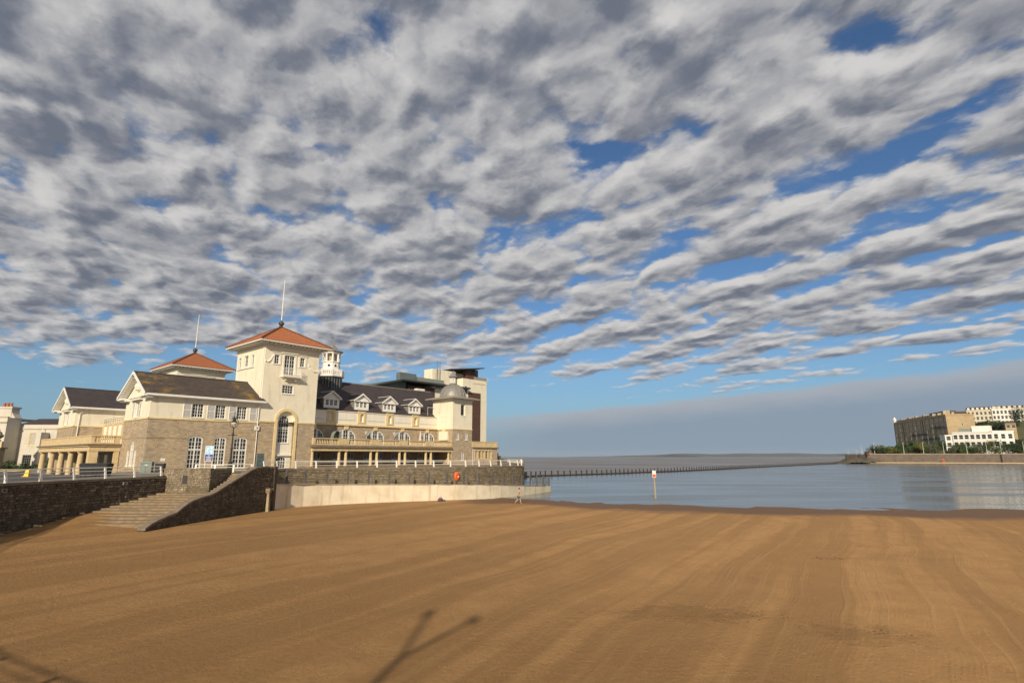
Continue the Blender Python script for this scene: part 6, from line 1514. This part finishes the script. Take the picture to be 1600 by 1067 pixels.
# ---- shrubs on the bank
rnd = random.Random(101)
kinds = [('leaf_mid', 'round mid green shrub on the bank above the far sea wall'), ('leaf_dark', 'dark green shrub on the bank above the far sea wall'), ('leaf_yellow', 'yellow green shrub on the bank above the far sea wall'), ('leaf_grey', 'grey green shrub on the bank above the far sea wall')]
for i in range(46):
    s = (i + rnd.uniform(-.3, .3)) / 46 * .80 + .03; ss = max(0, s) * (len(FWALL) - 1); k = min(int(ss), len(FWALL) - 2); p = Vector(FWALL[k]).lerp(Vector(FWALL[k + 1]), ss - k); o_ = rnd.uniform(5, 17)
    ki = rnd.choices(range(4), (5, 5, 3, 3))[0]; x, y = p.x + .42 * o_, p.y + .907 * o_; z = hill_z(o_, x / y) - .2; h = rnd.uniform(4.4, 7.6); wd = rnd.uniform(4.2, 7.0)
    if s > .42: h *= 1.3
    g = thing('bank_shrub', kinds[ki][1], 'shrub', (x, y, z), 0, kinds[ki][0].replace('leaf_', '') + ' shrubs on the far bank')
    m = MB(); leaves(m, 900, wd, wd * .8, h * .75, .42, rnd, (0, 0, h * .42), 7); m.build('foliage', kinds[ki][0], g, fix=False); MB().tube([(0, 0, -.5), (0, 0, h * .5)], .14, 5).build('stem', 'bark', g)
for i in range(15):
    s = .36 + .034 * i + rnd.uniform(-.008, .008); ss = s * (len(FWALL) - 1); k = min(int(ss), len(FWALL) - 2); p = Vector(FWALL[k]).lerp(Vector(FWALL[k + 1]), ss - k); o_ = rnd.uniform(4, 8); x, y = p.x + .42 * o_, p.y + .907 * o_; h = rnd.uniform(7.0, 9.5); wd = rnd.uniform(5.5, 8); ki = rnd.choices(range(4), (5, 6, 2, 1))[0]
    g = thing('bank_bush', ['big round mid green bush', 'big dark green bush', 'big yellow green bush', 'big grey green bush'][ki] + ' in front of the white buildings', 'bush', (x, y, hill_z(o_, x / y) - .3), 0, kinds[ki][0].replace('leaf_', '') + ' bushes before the white buildings')
    m = MB(); leaves(m, 1100, wd, wd * .8, h * .78, .45, rnd, (0, 0, h * .40), 9); m.build('foliage', kinds[ki][0], g, fix=False); MB().tube([(0, 0, -.5), (0, 0, h * .5)], .16, 5).build('stem', 'bark', g)
for (u_, Y, z, h, wd, lf, lb3) in ((1581, 446, 9.5, 9.5, 8.0, 'leaf_mid', 'broad spreading green tree in front of the white end block'), (1600, 440, 9.0, 8.5, 7.0, 'leaf_dark', 'dark green tree beside the broad green tree on the bank'), (1599, 505, 28, 17, 6.5, 'leaf_dark', 'tall dark evergreen tree standing by the white hillside terrace'), (1372, 474, 8, 4.0, 4.5, 'leaf_dark', 'dark rounded tree at the end of the far promenade'), (1520, 452, 9, 7, 5, 'leaf_dark', 'dark upright tree in front of the long white building'), (1546, 449, 9, 6.5, 5, 'leaf_mid', 'green tree in front of the long white building'), (1440, 462, 10, 6, 5, 'leaf_yellow', 'yellow green tree in front of the stone terrace'), (1538, 500, 26, 8, 7, 'leaf_dark', 'dark tree on the slope between the stone terrace and the cream terrace'), (1557, 505, 28, 8, 7, 'leaf_mid', 'mid green tree on the slope under the cream terrace'), (1571, 500, 27, 7, 7, 'leaf_dark', 'dark tree on the slope beside the tan house')):
    x, y = oldpt(u_, Y); g = thing('hill_tree', lb3, 'tree', (x, y, z - .5)); m = MB(); leaves(m, 1500, wd, wd * .85, h * .72, .5, rnd, (0, 0, h * .55), 12); m.build('crown', lf, g, fix=False)
    m = MB(); m.tube([(0, 0, -1), (.1, 0, h * .35), (-.2, .1, h * .7)], [.4, .3, .12], 7)
    for a in range(5): m.tube([(.05, 0, h * .3), (wd * .35 * math.cos(a * 1.3), wd * .35 * math.sin(a * 1.3), h * .65)], [.16, .05], 5)
    m.build('trunk', 'bark', g)

# ---- land beyond the channel
def far_hills(name, pts, Y, depth, seed):
    m = MB(); n = len(pts)
    for j, (f, dy_) in enumerate(((0, 0), (.75, .3), (1.0, .6), (.7, 1.0))):
        for x, h in pts: m.v.append((x, Y + dy_ * depth + 60 * mnoise.noise(Vector((x * .002, j, seed))), -1 + f * h))
    m.f = [(j * n + i, j * n + i + 1, (j + 1) * n + i + 1, (j + 1) * n + i) for j in range(3) for i in range(n - 1)]
    struct(m, name, 'far_land', smooth=True)
def prof(x0, x1, n, f): return [(x0 + (x1 - x0) * i / n, max(0, f(i / n, x0 + (x1 - x0) * i / n))) for i in range(n + 1)]
far_hills('far_island', prof(2150, 2900, 30, lambda t, x: 44 * math.sin(math.pi * t) ** .6 * (.75 + .5 * t * (1 - t)) + 4 * mnoise.noise(Vector((x * .01, 0, 0)))), 8600, 500, 1)
far_hills('far_coast', prof(1200, 9000, 90, lambda t, x: 95 * sm(t, 0, .45) * (.75 + .35 * mnoise.noise(Vector((x * .0012, 2, 0)))) + 6), 12200, 1200, 2)

# ================================================================== BEACH LITTER
rnd = random.Random(55); m = MB()
for i in range(11000):
    y = 14.5 + 34 * rnd.random() ** 1.9; x = rnd.uniform(-.86, .90) * y
    if rnd.random() > .25 + .75 * sm(6 - x, -6, 14) * (.4 + .6 * (mnoise.noise(Vector((x * .25, y * .25, 7))) > -.05)): continue
    if dist_path(x, y, LEFT_WALL) < 1: continue
    r_ = rnd.uniform(.012, .040) * (.7 + y * .018); z = sand_z(x, y) - .004; a = rnd.uniform(0, 6.28); pts = []
    for k in range(4): pts.append((x + r_ * rnd.uniform(.7, 1.3) * math.cos(a + k * 1.57), y + r_ * rnd.uniform(.7, 1.3) * math.sin(a + k * 1.57), z))
    m.add(pts + [(x + rnd.uniform(-.3, .3) * r_, y + rnd.uniform(-.3, .3) * r_, z + r_ * rnd.uniform(.45, .9))], [(0, 1, 4), (1, 2, 4), (2, 3, 4), (3, 0, 4)])
o = m.build('sand_clods', 'sand'); tag(o, 'small clods of churned sand scattered over the beach', 'sand', kind='stuff')
m = MB()
for (cx, cy, n_, rx, ry) in ((17.8, 33.5, 60, 1.2, .35), (22.5, 38, 24, .8, .3), (32, 36, 30, 1.0, .3), (8.5, 21.8, 30, 2.2, .5), (12.2, 19.8, 18, .9, .4), (-30, 44, 14, 3, 1), (26, 60, 90, 14, 1.0), (45, 57, 60, 8, .8), (10, 66, 50, 7, .8)):
    for i in range(n_):
        x, y = rnd.gauss(cx, rx * .6), rnd.gauss(cy, ry * .6); z = sand_z(x, y); l = rnd.uniform(.03, .09); a = rnd.uniform(0, 6.28); dx_, dy_ = l * math.cos(a), l * math.sin(a); w_ = l * .28
        m.add([(x - dx_, y - dy_, z), (x + dy_ * .28, y - dx_ * .28, z + w_ * .6), (x + dx_, y + dy_, z), (x - dy_ * .28, y + dx_ * .28, z + w_ * .8)], [(0, 1, 2), (0, 2, 3)])
o = m.build('seaweed', 'weed'); tag(o, 'thin dark scraps of seaweed strewn on the sand', 'seaweed', kind='stuff')

# ================================================================== HAZE
hm = bpy.data.materials.new('haze'); hm.use_nodes = True; t = NT(hm.node_tree); t.n.clear()
pv = t.node('ShaderNodeVolumePrincipled'); pv.inputs['Color'].default_value = (.78, .86, .95, 1); pv.inputs['Density'].default_value = HAZE_DENSITY; pv.inputs['Anisotropy'].default_value = .0
ot = t.node('ShaderNodeOutputMaterial'); t.l.new(pv.outputs[0], ot.inputs['Volume']); MATS['haze'] = hm
o = MB().box(-14500, 14500, -700, 14500, -2.6, 110).build('haze', 'haze'); tag(o, kind='stuff')
